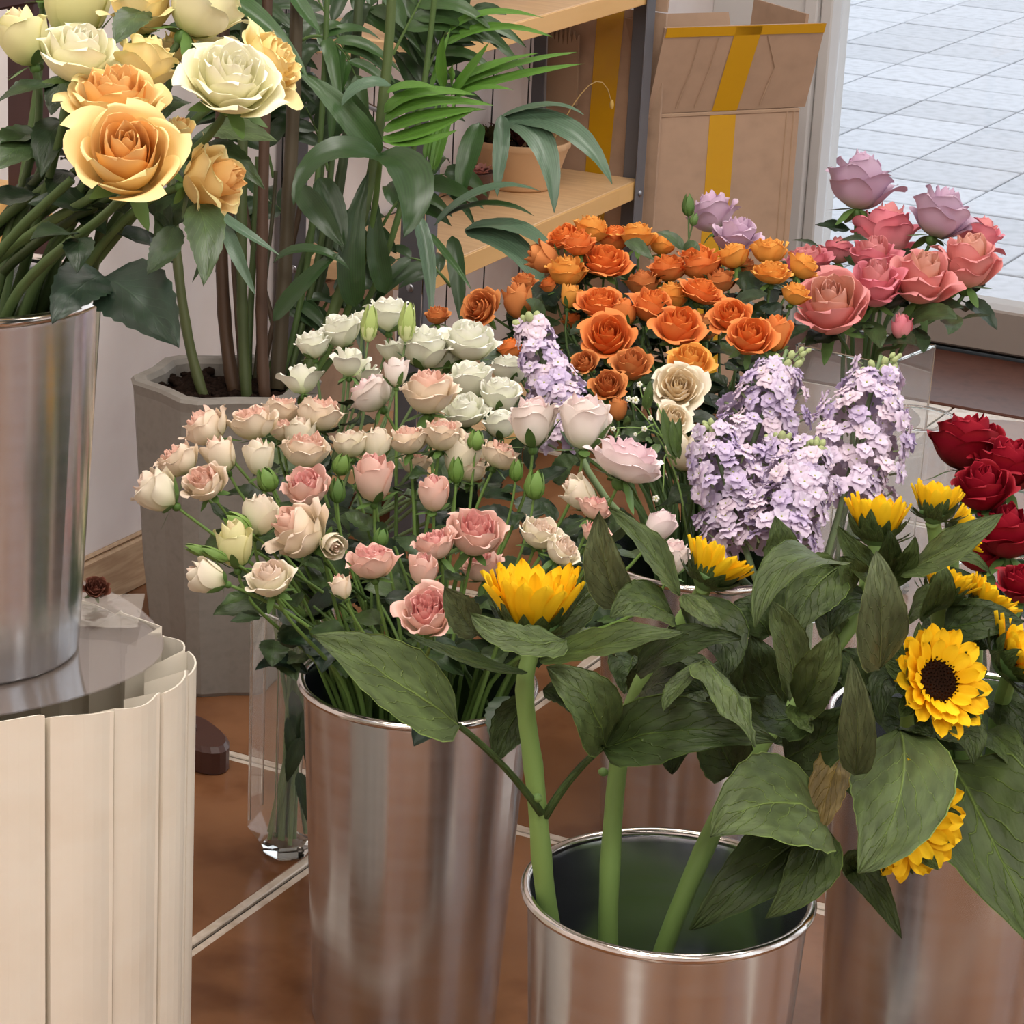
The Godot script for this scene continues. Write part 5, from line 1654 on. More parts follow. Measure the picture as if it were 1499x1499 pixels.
	bud(668, 690, 22, 36, Vector3(0.05, 1, 0.1), "#66883f", "green bud right of the slim pink rosebud")
	bud(756, 690, 20, 30, Vector3(0.1, 1, 0.1), "#66883f", "green bud under the ragged pink spray rose")
	# leafy stems: the dark leaves at the bucket's rim
	var t := rose("bud", "blush", 500, 860, 30, Vector3(-0.3, 0.9, 0.2), "small shaded rosebud low among the crossing stems", 0.0, 0)
	leaf_on(t, [[660, 1032, 2.58], [630, 1040, 2.55], [606, 1092, 2.54]], 68, Vector3(0.1, 0.2, 1), 3)
	leaf_on(t, [[450, 985, 2.66], [415, 955, 2.64], [374, 980, 2.62]], 40, Vector3(0, 0.7, 0.7), 3)
	leaf_on(t, [[400, 880, 2.66], [360, 880, 2.64], [312, 900, 2.62]], 52, Vector3(0.1, 0.6, 0.8), 0)
	leaf_on(t, [[745, 1020, 2.55], [745, 1060, 2.53], [728, 1112, 2.52]], 70, Vector3(0.2, 0.1, 1), 2)
	rng.seed = 91
	for k in 84:
		var x := rng.randf_range(400, 900)
		var y := rng.randf_range(650, 960)
		var d := 2.84 - 0.0008 * (y - 700) + rng.randf_range(-0.06, 0.08)
		var a := rng.randf() * TAU
		var l := rng.randf_range(50, 80)
		leaf_on(t, [[x, y, d], [x + cos(a) * l * 0.5, y + sin(a) * l * 0.4 - 10, d - 0.01], [x + cos(a) * l, y + sin(a) * l * 0.7, d - 0.02]], rng.randf_range(36, 54), Vector3(rng.randf_range(-0.4, 0.4), rng.randf_range(0.2, 0.8), 0.8), rng.randi() % 4)
	for k in 26:
		var b := MB.new()
		var x := rng.randf_range(360, 740)
		var y := rng.randf_range(800, 930)
		var m: Vector3 = v.mouth + Vector3(rng.randf_range(-0.08, 0.08), -0.01, rng.randf_range(-0.08, 0.08)) - t.position
		var a := at(x, y, 2.62 + rng.randf_range(-0.02, 0.12)) - t.position
		b.tube(path([a, a.lerp(m, 0.5) + Vector3(0, 0.01, 0), m, m + Vector3(0, -0.15, 0)], 8), 0.0014, 0.0022, 6, lin(["#5f7c40", "#4a6434", "#72904c"][k % 3]))
		obj("stem", b.mesh(), M.stem, t)


func build_orange() -> void:
	var v := bucket("metal_bucket", Vector3(-1.09, 0.345, -2.70), 0.108, 0.088, 0.0, "metal bucket of orange roses standing behind the front bucket")
	G = {"name": "orange_rose", "category": "rose", "group": "orange spray roses under the shelf end", "vase": v, "d0": 3.42, "slope": 0.0013, "y0": 340, "stem": "#4c6636", "thin": 0.0014, "thick": 0.0026, "leaves": 4, "leaf_lo": 0.05, "leaf_hi": 0.5, "leaf": 0.042, "tones": [1, 2, 2], "sepals": 5, "grow": 1.06}
	rose("open", "rust", 703, 451, 54, Vector3(-0.5, 0.3, 0.8), "leftmost orange rose, rust toned, showing its spiral heart")
	rose("bud", "rust", 759, 442, 42, Vector3(-0.2, 0.9, 0.2), "rust orange rosebud second from the left")
	rose("half", "rust", 768, 413, 32, Vector3(0, 0.9, 0.3), "small rust orange rose behind the hanging palm leaf tip")
	rose("open", "orange", 826, 348, 50, Vector3(-0.4, 0.8, 0.4), "orange rose at the upper left below the shelf edge")
	rose("half", "orange", 848, 358, 44, Vector3(-0.1, 0.9, 0.3), "orange rose right beside the upper left one below the shelf edge", -0.04)
	rose("half", "amber", 866, 337, 50, Vector3(0.3, 0.9, 0.1), "topmost orange rose with a petal pointing to the right")
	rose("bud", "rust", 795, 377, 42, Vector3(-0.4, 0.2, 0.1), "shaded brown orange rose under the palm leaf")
	rose("half", "amber", 829, 400, 54, Vector3(0.1, 0.95, 0.25), "bright orange rose right of the hanging palm leaf")
	rose("open", "orange", 886, 384, 68, Vector3(0.1, 0.8, 0.55), "wide open orange rose, the largest in the upper row")
	rose("half", "orange", 899, 351, 46, Vector3(0, 0.95, 0.2), "orange rose just above the wide open one", 0.03)
	rose("half", "amber", 934, 346, 50, Vector3(0, 0.95, 0.2), "orange rose above the dark pointed leaf")
	rose("open", "orange", 879, 446, 62, Vector3(0, 0.85, 0.5), "orange rose below the wide open one, in the middle of the left side")
	rose("half", "orange", 890, 494, 66, Vector3(-0.05, 0.5, 0.85), "large orange rose facing forward above the two small rust ones")
	rose("bud", "orange", 915, 458, 32, Vector3(-0.1, 1, 0.1), "orange rosebud left of the central orange rose")
	rose("half", "orange", 955, 450, 62, Vector3(0.3, 0.8, 0.4), "central orange rose turned to the right")
	rose("half", "orange", 993, 481, 64, Vector3(0.1, 0.7, 0.65), "orange rose facing forward right below the central one", -0.04)
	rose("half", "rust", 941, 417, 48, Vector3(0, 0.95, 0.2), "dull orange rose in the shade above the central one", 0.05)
	rose("half", "amber", 984, 436, 48, Vector3(0, 0.95, 0.2), "yellowish orange rose above the forward facing one right of centre", 0.02)
	rose("open", "orange", 1027, 428, 58, Vector3(0.35, 0.8, 0.35), "orange rose with layered rims right of the yellowish one")
	rose("half", "orange", 978, 394, 52, Vector3(0, 0.95, 0.25), "orange rose behind, right of the dark pointed leaf", 0.03)
	rose("half", "orange", 1026, 388, 58, Vector3(-0.1, 0.95, 0.2), "broad orange rose under the lilac roses", 0.02)
	rose("half", "rust", 856, 532, 36, Vector3(-0.3, 0.5, 0.7), "small rust orange rose beside the lilac stock spike")
	rose("half", "rust", 925, 537, 52, Vector3(0, 0.75, 0.55), "rust orange rose left of the cream rose")
	rose("half", "rust", 890, 566, 46, Vector3(0, 0.55, 0.8), "lowest small rust orange rose, yellow at its rim")
	rose("half", "amber", 1010, 532, 60, Vector3(0, 0.75, 0.6), "orange rose directly above the cream rose", -0.03)
	rose("half", "orange", 808, 418, 34, Vector3(-0.2, 0.8, 0.2), "orange rose peeping out beside the palm leaf edge", 0.03)
	rose("bud", "amber", 835, 434, 28, Vector3(0.2, 0.9, 0.1), "small orange rosebud under the bright orange rose", 0.02)
	rose("half", "orange", 748, 512, 38, Vector3(-0.2, 0.9, 0.1), "orange rose half hidden behind the top of the lilac stock spike", 0.05)
	rose("open", "orange", 1020, 374, 50, Vector3(0, 0.95, 0.2), "flat orange rose just below the lower lilac rose", 0.05)
	rose("half", "amber", 1074, 376, 46, Vector3(-0.3, 0.9, 0.1), "amber rosebud at the right below the lower lilac rose")
	rose("half", "rust", 1053, 412, 46, Vector3(0, 0.9, 0.2), "shaded orange rose right of the layered one", 0.04)
	rose("half", "orange", 1070, 464, 54, Vector3(-0.2, 0.6, 0.7), "orange rose with curved petals at the right side", -0.02)
	rose("half", "orange", 1098, 495, 62, Vector3(0, 0.6, 0.75), "lowest orange rose at the right side, above the lilac stock", -0.06)
	rose("frill", "amber", 1126, 370, 48, Vector3(0, 1, 0.1), "frilly amber rose at the top right of the orange group")
	rose("open", "amber", 1130, 402, 54, Vector3(0.1, 0.9, 0.3), "amber rose directly under the frilly one")
	rose("half", "amber", 1175, 392, 44, Vector3(0.5, 0.8, 0.1), "rightmost amber rose in front of the pink petals")
	rose("half", "amber", 1164, 432, 40, Vector3(0.3, 0.8, 0.2), "amber rosebud touching the coral rose")
	rose("bud", "orange", 1136, 490, 40, Vector3(0.1, 0.95, 0.2), "orange rosebud just above the tip of the lilac stock", -0.03)
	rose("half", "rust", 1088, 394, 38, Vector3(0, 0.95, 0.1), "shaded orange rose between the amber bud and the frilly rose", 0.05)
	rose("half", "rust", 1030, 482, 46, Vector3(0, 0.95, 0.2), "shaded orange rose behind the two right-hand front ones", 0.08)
	rose("half", "amber", 968, 360, 36, Vector3(0.2, 0.9, 0.1), "pale orange rose beside the green bud stalk", 0.04)
	rose("half", "rust", 640, 462, 34, Vector3(0, 0.9, 0.3), "single orange rose far left behind the lisianthus bud", 0.05)
	rose("bud", "rust", 912, 510, 30, Vector3(0, 0.9, 0.2), "dark orange rose in the shade beside the large forward facing one", 0.1)
	rose("half", "orange", 838, 470, 30, Vector3(0, 0.9, 0.2), "small shaded orange rose under the leaves at the left", 0.1)
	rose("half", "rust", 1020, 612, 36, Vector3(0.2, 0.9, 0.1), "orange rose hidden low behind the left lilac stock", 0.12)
	G.group = "cream spray roses below the orange ones"
	G.name = "cream_rose"
	rose("open", "tan", 993, 568, 70, Vector3(0, 0.35, 0.95), "round cream rose with a peach heart facing forward", -0.08)
	rose("half", "tan", 985, 614, 46, Vector3(0.2, 0.4, 0.8), "withered cream rose just under the round cream one", -0.06)
	rose("bud", "tan", 1000, 664, 44, Vector3(-0.3, 0.8, 0.1), "cream rosebud beside the left edge of the lilac stocks", -0.02)
	G.group = "lilac roses above the orange ones"
	G.name = "lilac_rose"
	rose("loose", "lavender", 1044, 316, 62, Vector3(-0.2, 1, 0.0), "upper of the two lilac roses in front of the cardboard box", 0.1)
	rose("loose", "lavender", 1078, 348, 64, Vector3(0.2, 0.85, 0.3), "lower of the two lilac roses in front of the cardboard box", 0.05)
	G.leaves = 2
	G.group = "orange spray roses under the shelf end"
	G.name = "orange_rose"
	bud(1008, 302, 18, 30, Vector3(0, 1, 0.1), "#57763c", "green rosebud standing tall in front of the cardboard box", "", 0.05)
	bud(1016, 322, 12, 18, Vector3(0.3, 1, 0.1), "#66854a", "tiny green bud under the tall green rosebud", "", 0.04)
	var t := rose("bud", "rust", 905, 600, 26, Vector3(0, 1, 0.1), "small closed rosebud in the dark leaves under the orange roses", 0.0, 0)
	leaf_on(t, [[918, 352, 3.28], [930, 355, 3.26], [958, 382, 3.25]], 24, Vector3(0, 0.5, 0.9), 1)
	leaf_on(t, [[1000, 366, 3.36], [985, 342, 3.36], [960, 340, 3.36]], 22, Vector3(0, 0.7, 0.7), 1)
	leaf_on(t, [[1000, 366, 3.36], [1015, 350, 3.35], [1024, 368, 3.35]], 18, Vector3(0, 0.6, 0.7), 1)
	rng.seed = 17
	for k in 46:
		var x := rng.randf_range(690, 1150)
		var y := rng.randf_range(400, 640)
		var d: float = 3.42 - 0.0013 * (y - 340) + rng.randf_range(0.03, 0.14)
		var a := rng.randf() * TAU
		var l := rng.randf_range(34, 56)
		leaf_on(t, [[x, y, d], [x + cos(a) * l * 0.5, y + sin(a) * l * 0.4 - 8, d - 0.01], [x + cos(a) * l, y + sin(a) * l * 0.7, d - 0.02]], rng.randf_range(26, 40), Vector3(rng.randf_range(-0.4, 0.4), rng.randf_range(0.2, 0.8), 0.8), 1 + rng.randi() % 3)


func build_coral() -> void:
	var m := at(1268, 506, 3.88)
	var v := glass_vase(Vector3(m.x, m.y, m.z), 0.098, 0.094, 4, "square clear glass vase holding the coral roses", PI / 4 + 0.16)
	v.r = 0.07
	G = {"name": "coral_rose", "category": "rose", "group": "coral roses in the square glass vase", "vase": v, "d0": 3.90, "slope": 0.0011, "y0": 400, "stem": "#4f6838", "thin": 0.0026, "thick": 0.0034, "leaves": 3, "leaf_lo": 0.1, "leaf_hi": 0.42, "leaf": 0.06, "tones": [1, 2, 2], "sepals": 5, "grow": 1.03}
	rose("half", "coral", 1218, 450, 104, Vector3(-0.1, 0.6, 0.7), "large coral rose with wide outer petals at the lower left of the coral group", -0.05)
	rose("loose", "rosepink", 1282, 420, 76, Vector3(0, 0.8, 0.5), "deep pink rose in the middle front of the coral group", -0.04)
	rose("half", "rosepink", 1277, 376, 66, Vector3(0.05, 0.9, 0.4), "pink rose directly behind the middle front one", 0.02)
	rose("loose", "coral", 1350, 412, 86, Vector3(0.1, 0.8, 0.5), "coral rose with a peach heart right of the middle front one", -0.03)
	rose("loose", "rosepink", 1298, 345, 84, Vector3(0.1, 0.95, -0.1), "pink rose seen from behind at the top of the coral group", 0.06)
	rose("loose", "coral", 1418, 388, 86, Vector3(0.05, 0.9, 0.35), "rightmost coral rose with a bright pink outer petal")
	rose("loose", "rosepink", 1432, 348, 62, Vector3(0.5, 0.8, 0.0), "pink rose behind the rightmost coral one", 0.08)
	rose("half", "rosepink", 1228, 370, 46, Vector3(0.1, 0.9, 0.0), "pale pink rose behind the stem of the upper lilac rose", 0.1)
	rose("open", "rosepink", 1180, 386, 72, Vector3(-0.2, 0.9, 0.2), "bright pink rose partly hidden by the amber roses", 0.06)
	G.group = "lilac roses above the coral ones"
	G.name = "lilac_rose"
	rose("loose", "lavender", 1260, 272, 92, Vector3(0.15, 1, 0.0), "lilac rose standing highest in front of the glass door", 0.0, 2)
	rose("loose", "lavender", 1378, 316, 86, Vector3(0.35, 0.9, 0.1), "lilac rose at the right in front of the glass door", -0.02, 2)
	var t := rose("bud", "rosepink", 1320, 480, 30, Vector3(0, 1, 0.1), "shaded pink bud among the leaves over the square vase", 0.0, 0)
	for q in [[1330, 470, 1370, 450, 1402, 468, 44, 1], [1340, 480, 1350, 500, 1352, 516, 30, 2], [1400, 470, 1420, 460, 1449, 462, 14, 2], [1380, 460, 1400, 470, 1388, 490, 36, 1], [1290, 500, 1320, 490, 1342, 506, 44, 2], [1270, 470, 1285, 490, 1288, 510, 34, 1], [1225, 355, 1245, 345, 1272, 352, 22, 2], [1190, 480, 1205, 500, 1230, 498, 36, 2], [1160, 352, 1180, 350, 1200, 362, 12, 2]]:
		leaf_on(t, [[q[0], q[1], 3.84], [q[2], q[3], 3.80], [q[4], q[5], 3.78]], q[6], Vector3(0.1, 0.5, 0.8), q[7])


func build_stocks() -> void:
	var f := on_level(1150, 1255, 0.0)
	var v := glass_vase(Vector3(f.x, 0.30, f.z), 0.06, 0.055, 36, "round clear vase of lilac stocks behind the sunflower leaves")
	var v2 := {"mouth": Vector3(-1.09, 0.345, -2.70), "r": 0.1, "y": 0.02}
	stock(772, 466, 838, 640, 92, 2.92, v2, "single lilac stock spike between the white blooms and the orange roses", 0.02)
	stock(1152, 512, 1076, 720, 128, 3.05, v, "tall lilac stock spike leaning right with a budded tip beside the coral vase", 0.10, 1.0)
	stock(1290, 520, 1234, 730, 140, 3.0, v, "rightmost lilac stock spike with green buds below the coral roses", 0.10, 0.8)
	stock(1036, 618, 1090, 800, 120, 2.93, v, "leftmost of the four clustered lilac stocks with a small green tip", 0.08)
	stock(1200, 645, 1130, 800, 116, 2.90, v, "shortest lilac stock in front of the other three, above the sunflowers", 0.10)
	stock(1140, 640, 1150, 800, 110, 3.0, v, "lilac stock in the middle whose tip is hidden by its neighbours", 0.02)


func build_red() -> void:
	var f := on_level(1440, 1205, 0.0)
	var v := glass_vase(Vector3(f.x, 0.30, f.z), 0.065, 0.06, 36, "round clear vase of dark red roses at the right edge")
	G = {"name": "red_rose", "category": "rose", "group": "dark red roses at the right edge", "vase": v, "d0": 3.02, "slope": 0.0008, "y0": 700, "stem": "#3d5230", "thin": 0.0028, "thick": 0.0036, "leaves": 2, "leaf_lo": 0.1, "leaf_hi": 0.5, "leaf": 0.05, "tones": [2, 2, 1], "sepals": 5, "grow": 1.05}
	rose("half", "red", 1418, 650, 112, Vector3(0.15, 0.95, 0.15), "upper left dark red rose in front of the clear glass bowl")
	rose("half", "red", 1478, 682, 100, Vector3(0.1, 0.9, 0.3), "dark red rose at the photo's right edge beside the upper left one", -0.02)
	rose("half", "red", 1440, 716, 84, Vector3(-0.1, 0.8, 0.5), "dark red rose below and between the two upper ones", -0.05)
	rose("half", "red", 1476, 782, 96, Vector3(0, 0.9, 0.3), "shaded dark red rose above the brightest red one")
	rose("half", "red", 1440, 812, 70, Vector3(-0.2, 0.9, 0.2), "shaded dark red rose behind the sunflower leaf tip", 0.05)
	rose("half", "red", 1496, 858, 66, Vector3(0, 0.8, 0.5), "brightest red rose, lowest at the right edge", -0.06)
	var m := at(1340, 612, 3.45)
	glass_vase(Vector3(m.x, m.y, m.z), 0.052, 0.05, 40, "empty round clear glass bowl vase behind the red roses")


func build_sunflowers() -> void:
	var m := on_level(979, 1300, 0.35)
	var v := bucket("metal_bucket", m, 0.1135, 0.0935, 0.0, "metal bucket nearest the camera holding thick sunflower stems")
	var m2 := at(1418, 1052, 2.58)
	bucket("metal_bucket", m2, 0.124, 0.104, 0.0, "metal bucket at the right edge under the hanging sunflower leaves")
	var a := Vector3(0.03, 1, 0.28)
	var s1 := sunflower(780, 870, 160, 2.22, a, 0.95, [[782, 940, 2.23], [768, 1010, 2.23], [784, 1150, 2.24], [800, 1320, 2.26], [830, 1480, 2.36]], "sunflower at the left with upright petals, lowest of the yellow heads")
	var s2 := sunflower(1050, 822, 112, 2.30, Vector3(0.5, 0.85, -0.05), 0.85, [[1020, 880, 2.31], [940, 1000, 2.32], [905, 1120, 2.32], [890, 1360, 2.33], [900, 1500, 2.4]], "sunflower seen from the side, tilted right below the lilac stocks")
	var s3 := sunflower(1285, 752, 104, 2.36, Vector3(0.1, 1, 0.0), 1.0, [[1278, 830, 2.36], [1240, 920, 2.36], [1150, 1040, 2.34], [1070, 1160, 2.33], [975, 1380, 2.34], [950, 1500, 2.4]], "sunflower with a closed cup of petals in front of the lilac stocks")
	var s4 := sunflower(1372, 728, 84, 2.52, Vector3(0.2, 1, 0.0), 1.0, [[1370, 790, 2.53], [1390, 950, 2.55], [1410, 1100, 2.58], [1420, 1300, 2.66]], "sunflower behind the pointed leaf beside the red roses")
	var s5 := sunflower(1392, 988, 172, 2.34, Vector3(0.42, 0.3, 0.86), 0.30, [[1340, 1020, 2.42], [1330, 1080, 2.46], [1370, 1180, 2.55], [1400, 1300, 2.64]], "sunflower facing the camera with a dark brown centre")
	var s6 := sunflower(1350, 1208, 190, 2.29, Vector3(0.42, -0.12, 0.85), 0.2, [[1285, 1190, 2.36], [1290, 1120, 2.40], [1340, 1100, 2.5], [1400, 1200, 2.62]], "drooping sunflower half covered by a large hanging leaf")
	var s7 := sunflower(1512, 945, 150, 2.44, Vector3(0.7, 0.5, 0.2), 0.5, [[1480, 980, 2.46], [1460, 1060, 2.54], [1440, 1250, 2.66]], "sunflower cut off by the photo's right edge")
	var s8 := sunflower(1415, 775, 80, 2.56, Vector3(0.9, 0.3, -0.1), 0.8, [[1390, 800, 2.58], [1400, 950, 2.6], [1420, 1250, 2.66]], "sunflower showing only a few petals under the pointed leaf tip")
	var s9 := sunflower(1390, 848, 90, 2.46, Vector3(0.4, 0.8, 0.0), 0.9, [[1375, 890, 2.48], [1380, 1000, 2.55], [1410, 1250, 2.66]], "small sunflower between the pointed leaf and the camera-facing one")
	var s10 := sunflower(1452, 872, 92, 2.48, Vector3(0.6, 0.7, 0.1), 0.8, [[1430, 910, 2.5], [1425, 1000, 2.56], [1425, 1250, 2.66]], "sunflower just above the camera-facing one at the right")
	# leaves of the left sunflower
	big_leaf(s1, [[672, 1062, 2.16], [600, 1010, 2.12], [530, 960, 2.11], [458, 930, 2.10]], 128, Vector3(0.12, 0.55, 0.8), "heart", 0, 0.10, 0.02, [[792, 1190, 2.23], [745, 1120, 2.19]])
	big_leaf(s1, [[772, 985, 2.21], [720, 985, 2.17], [650, 960, 2.15], [592, 924, 2.14]], 46, Vector3(0.1, 0.8, 0.5), "oval", 2, 0.15, 0.03)
	big_leaf(s1, [[828, 938, 2.15], [790, 950, 2.12], [735, 935, 2.11], [688, 900, 2.12]], 60, Vector3(0.1, 0.6, 0.8), "round", 0, 0.06, 0.05)
	big_leaf(s1, [[700, 930, 2.26], [680, 905, 2.24], [665, 885, 2.23], [650, 858, 2.22]], 56, Vector3(-0.1, 0.4, 0.9), "oval", 4, 0.08, 0.02)
	big_leaf(s1, [[790, 965, 2.21], [850, 955, 2.17], [930, 930, 2.16], [1008, 925, 2.16]], 74, Vector3(-0.1, 0.75, 0.6), "oval", 1, 0.16, 0.04)
	big_leaf(s1, [[884, 1092, 2.20], [880, 1040, 2.15], [850, 1000, 2.14], [800, 976, 2.16]], 98, Vector3(0.25, 0.35, 0.9), "heart", 3, 0.10, 0.03, [[798, 1195, 2.24], [835, 1130, 2.22]])
	big_leaf(s1, [[884, 1094, 2.20], [960, 1065, 2.17], [1040, 1055, 2.15], [1135, 1085, 2.15]], 108, Vector3(-0.15, 0.45, 0.85), "heart", 2, 0.12, 0.04)
	big_leaf(s1, [[786, 950, 2.24], [830, 900, 2.26], [860, 870, 2.27], [892, 842, 2.28]], 60, Vector3(0.3, 0.3, 0.9), "oval", 1, 0.1, 0.03)
	big_leaf(s1, [[776, 1020, 2.25], [750, 1050, 2.25], [735, 1080, 2.25], [724, 1118, 2.25]], 60, Vector3(0.2, 0.1, 1), "oval", 2, 0.1, 0.02)
	big_leaf(s1, [[795, 1010, 2.22], [830, 1010, 2.2], [850, 1030, 2.19], [862, 1075, 2.19]], 46, Vector3(0.3, 0.3, 0.9), "oval", 2, 0.12, 0.03)
	# of the middle one
	big_leaf(s2, [[910, 890, 2.24], [888, 850, 2.22], [878, 800, 2.21], [877, 748, 2.20]], 70, Vector3(-0.35, 0.2, 0.9), "heart", 4, 0.14, 0.03)
	big_leaf(s2, [[995, 872, 2.26], [965, 820, 2.24], [930, 780, 2.23], [890, 744, 2.22]], 62, Vector3(0.5, 0.5, 0.7), "oval", 0, 0.16, 0.03)
	big_leaf(s2, [[985, 900, 2.25], [955, 880, 2.22], [925, 870, 2.2], [893, 905, 2.2]], 82, Vector3(0, 0.5, 0.85), "heart", 1, 0.10, 0.03)
	big_leaf(s2, [[1000, 870, 2.26], [1020, 890, 2.22], [1040, 910, 2.21], [1058, 918, 2.2]], 40, Vector3(0, 0.7, 0.7), "oval", 0, 0.12, 0.03)
	big_leaf(s2, [[1020, 870, 2.28], [1050, 920, 2.24], [1070, 950, 2.22], [1062, 990, 2.21]], 92, Vector3(0.2, 0.4, 0.9), "heart", 2, 0.10, 0.04)
	big_leaf(s2, [[930, 985, 2.25], [980, 940, 2.22], [1020, 930, 2.2], [1085, 935, 2.2]], 70, Vector3(0, 0.6, 0.8), "heart", 2, 0.1, 0.04)
	big_leaf(s2, [[1030, 968, 2.2], [1062, 990, 2.14], [1085, 1030, 2.13], [1105, 1094, 2.12]], 72, Vector3(0.45, 0.35, 0.8), "heart", 0, -0.22, 0.06)
	big_leaf(s2, [[1030, 968, 2.2], [1000, 1000, 2.17], [980, 1020, 2.16], [972, 1042, 2.15]], 40, Vector3(-0.5, 0.4, 0.7), "oval", 1, 0.2, 0.03)
	big_leaf(s2, [[940, 1010, 2.28], [960, 1000, 2.25], [1000, 990, 2.24], [1030, 1010, 2.24]], 80, Vector3(0, 0.5, 0.8), "heart", 2, 0.1, 0.03)
	big_leaf(s2, [[900, 960, 2.27], [880, 930, 2.24], [860, 930, 2.22], [840, 960, 2.21]], 54, Vector3(0, 0.6, 0.8), "oval", 4, 0.1, 0.03)
	# of the closed cup and the mass below it
	big_leaf(s3, [[1222, 830, 2.27], [1200, 800, 2.21], [1120, 805, 2.18], [1105, 922, 2.16]], 84, Vector3(-0.25, 0.55, 0.8), "heart", 1, 0.10, 0.02)
	big_leaf(s3, [[1162, 1015, 2.26], [1160, 960, 2.2], [1145, 920, 2.18], [1128, 878, 2.18]], 78, Vector3(0.3, 0.25, 0.9), "heart", 0, 0.14, 0.03)
	big_leaf(s3, [[1168, 1040, 2.24], [1195, 1000, 2.18], [1215, 960, 2.17], [1222, 922, 2.17]], 74, Vector3(-0.25, 0.25, 0.95), "heart", 0, 0.12, 0.05)
	big_leaf(s3, [[1288, 980, 2.30], [1290, 920, 2.23], [1292, 860, 2.22], [1283, 806, 2.23]], 82, Vector3(0.1, 0.2, 1), "heart", 4, 0.10, 0.02)
	big_leaf(s3, [[1325, 835, 2.34], [1370, 815, 2.28], [1420, 785, 2.27], [1468, 752, 2.28]], 68, Vector3(-0.1, 0.55, 0.8), "heart", 0, 0.06, 0.02)
	big_leaf(s3, [[1140, 838, 2.32], [1142, 810, 2.3], [1142, 785, 2.3], [1136, 755, 2.3]], 66, Vector3(0.4, 0.2, 0.9), "heart", 1, 0.12, 0.02)
	big_leaf(s3, [[1252, 1135, 2.25], [1258, 1080, 2.2], [1256, 1020, 2.18], [1246, 962, 2.18]], 58, Vector3(-0.2, 0.2, 1), "heart", 4, 0.12, 0.02)
	big_leaf(s3, [[1230, 830, 2.33], [1190, 850, 2.3], [1170, 890, 2.29], [1160, 930, 2.28]], 84, Vector3(0.2, 0.3, 0.9), "heart", 1, 0.10, 0.03)
	big_leaf(s3, [[1150, 1030, 2.30], [1120, 1000, 2.27], [1110, 960, 2.26], [1100, 930, 2.26]], 80, Vector3(-0.1, 0.3, 0.9), "heart", 2, 0.10, 0.04)
	big_leaf(s3, [[1170, 1050, 2.29], [1140, 1060, 2.25], [1110, 1050, 2.23], [1090, 1020, 2.22]], 78, Vector3(0, 0.4, 0.9), "heart", 2, 0.10, 0.04)
	big_leaf(s3, [[1150, 1110, 2.29], [1180, 1090, 2.26], [1220, 1080, 2.24], [1245, 1030, 2.24]], 110, Vector3(-0.1, 0.3, 0.9), "heart", 2, 0.10, 0.03)
	big_leaf(s3, [[1170, 1040, 2.22], [1160, 1050, 2.18], [1180, 1068, 2.17], [1190, 1060, 2.17]], 44, Vector3(0.2, 0.5, 0.8), "round", 1, 0.2, 0.08)
	big_leaf(s3, [[1206, 1195, 2.24], [1160, 1165, 2.16], [1100, 1160, 2.13], [1040, 1226, 2.13]], 172, Vector3(0.1, 0.45, 0.85), "heart", 0, 0.06, 0.03)
	big_leaf(s3, [[1206, 1210, 2.26], [1160, 1230, 2.2], [1090, 1290, 2.18], [1010, 1362, 2.2]], 116, Vector3(0.15, 0.5, 0.8), "heart", 2, 0.08, 0.03)
	big_leaf(s3, [[1206, 1215, 2.25], [1195, 1260, 2.2], [1180, 1300, 2.18], [1120, 1345, 2.18]], 84, Vector3(0.2, 0.3, 0.9), "heart", 1, 0.10, 0.04)
	big_leaf(s3, [[1240, 1080, 2.28], [1225, 1120, 2.23], [1205, 1170, 2.22], [1188, 1252, 2.22]], 62, Vector3(0.2, 0.2, 0.9), "oval", 5, -0.2, 0.06)
	big_leaf(s3, [[1075, 1130, 2.32], [1060, 1100, 2.3], [1040, 1060, 2.29], [1020, 1040, 2.29]], 90, Vector3(0, 0.3, 0.9), "heart", 2, 0.1, 0.04)
	big_leaf(s3, [[1235, 940, 2.36], [1215, 920, 2.34], [1200, 880, 2.33], [1205, 850, 2.33]], 60, Vector3(0.2, 0.3, 0.9), "heart", 1, 0.1, 0.03)
	for q in [[1290, 850, 1262, 830, 1240, 800, 1226, 770, 46, 1], [1296, 850, 1300, 825, 1306, 800, 1300, 775, 44, 2], [1300, 852, 1325, 835, 1336, 815, 1340, 785, 40, 1], [1250, 870, 1250, 850, 1245, 830, 1230, 815, 60, 1], [1270, 880, 1240, 870, 1225, 890, 1215, 925, 54, 2]]:
		big_leaf(s3, [[q[0], q[1], 2.36], [q[2], q[3], 2.32], [q[4], q[5], 2.31], [q[6], q[7], 2.31]], q[8], Vector3(0, 0.3, 0.95), "heart", q[9], 0.12, 0.03)
	# of the right-hand ones
	big_leaf(s5, [[1318, 1066, 2.36], [1335, 1130, 2.25], [1318, 1210, 2.21], [1256, 1278, 2.20]], 158, Vector3(-0.1, 0.2, 1), "heart", 0, -0.08, 0.02)
	big_leaf(s5, [[1330, 1080, 2.40], [1320, 1060, 2.36], [1345, 1055, 2.34], [1365, 1075, 2.34]], 44, Vector3(0, 0.6, 0.8), "round", 2, 0.1, 0.06)
	big_leaf(s5, [[1310, 1000, 2.40], [1290, 980, 2.38], [1285, 1010, 2.36], [1290, 1060, 2.36]], 46, Vector3(0.1, 0.3, 0.9), "oval", 2, 0.1, 0.04)
	big_leaf(s5, [[1390, 1070, 2.44], [1410, 1070, 2.40], [1430, 1075, 2.39], [1425, 1118, 2.38]], 66, Vector3(0, 0.4, 0.9), "heart", 1, 0.1, 0.03)
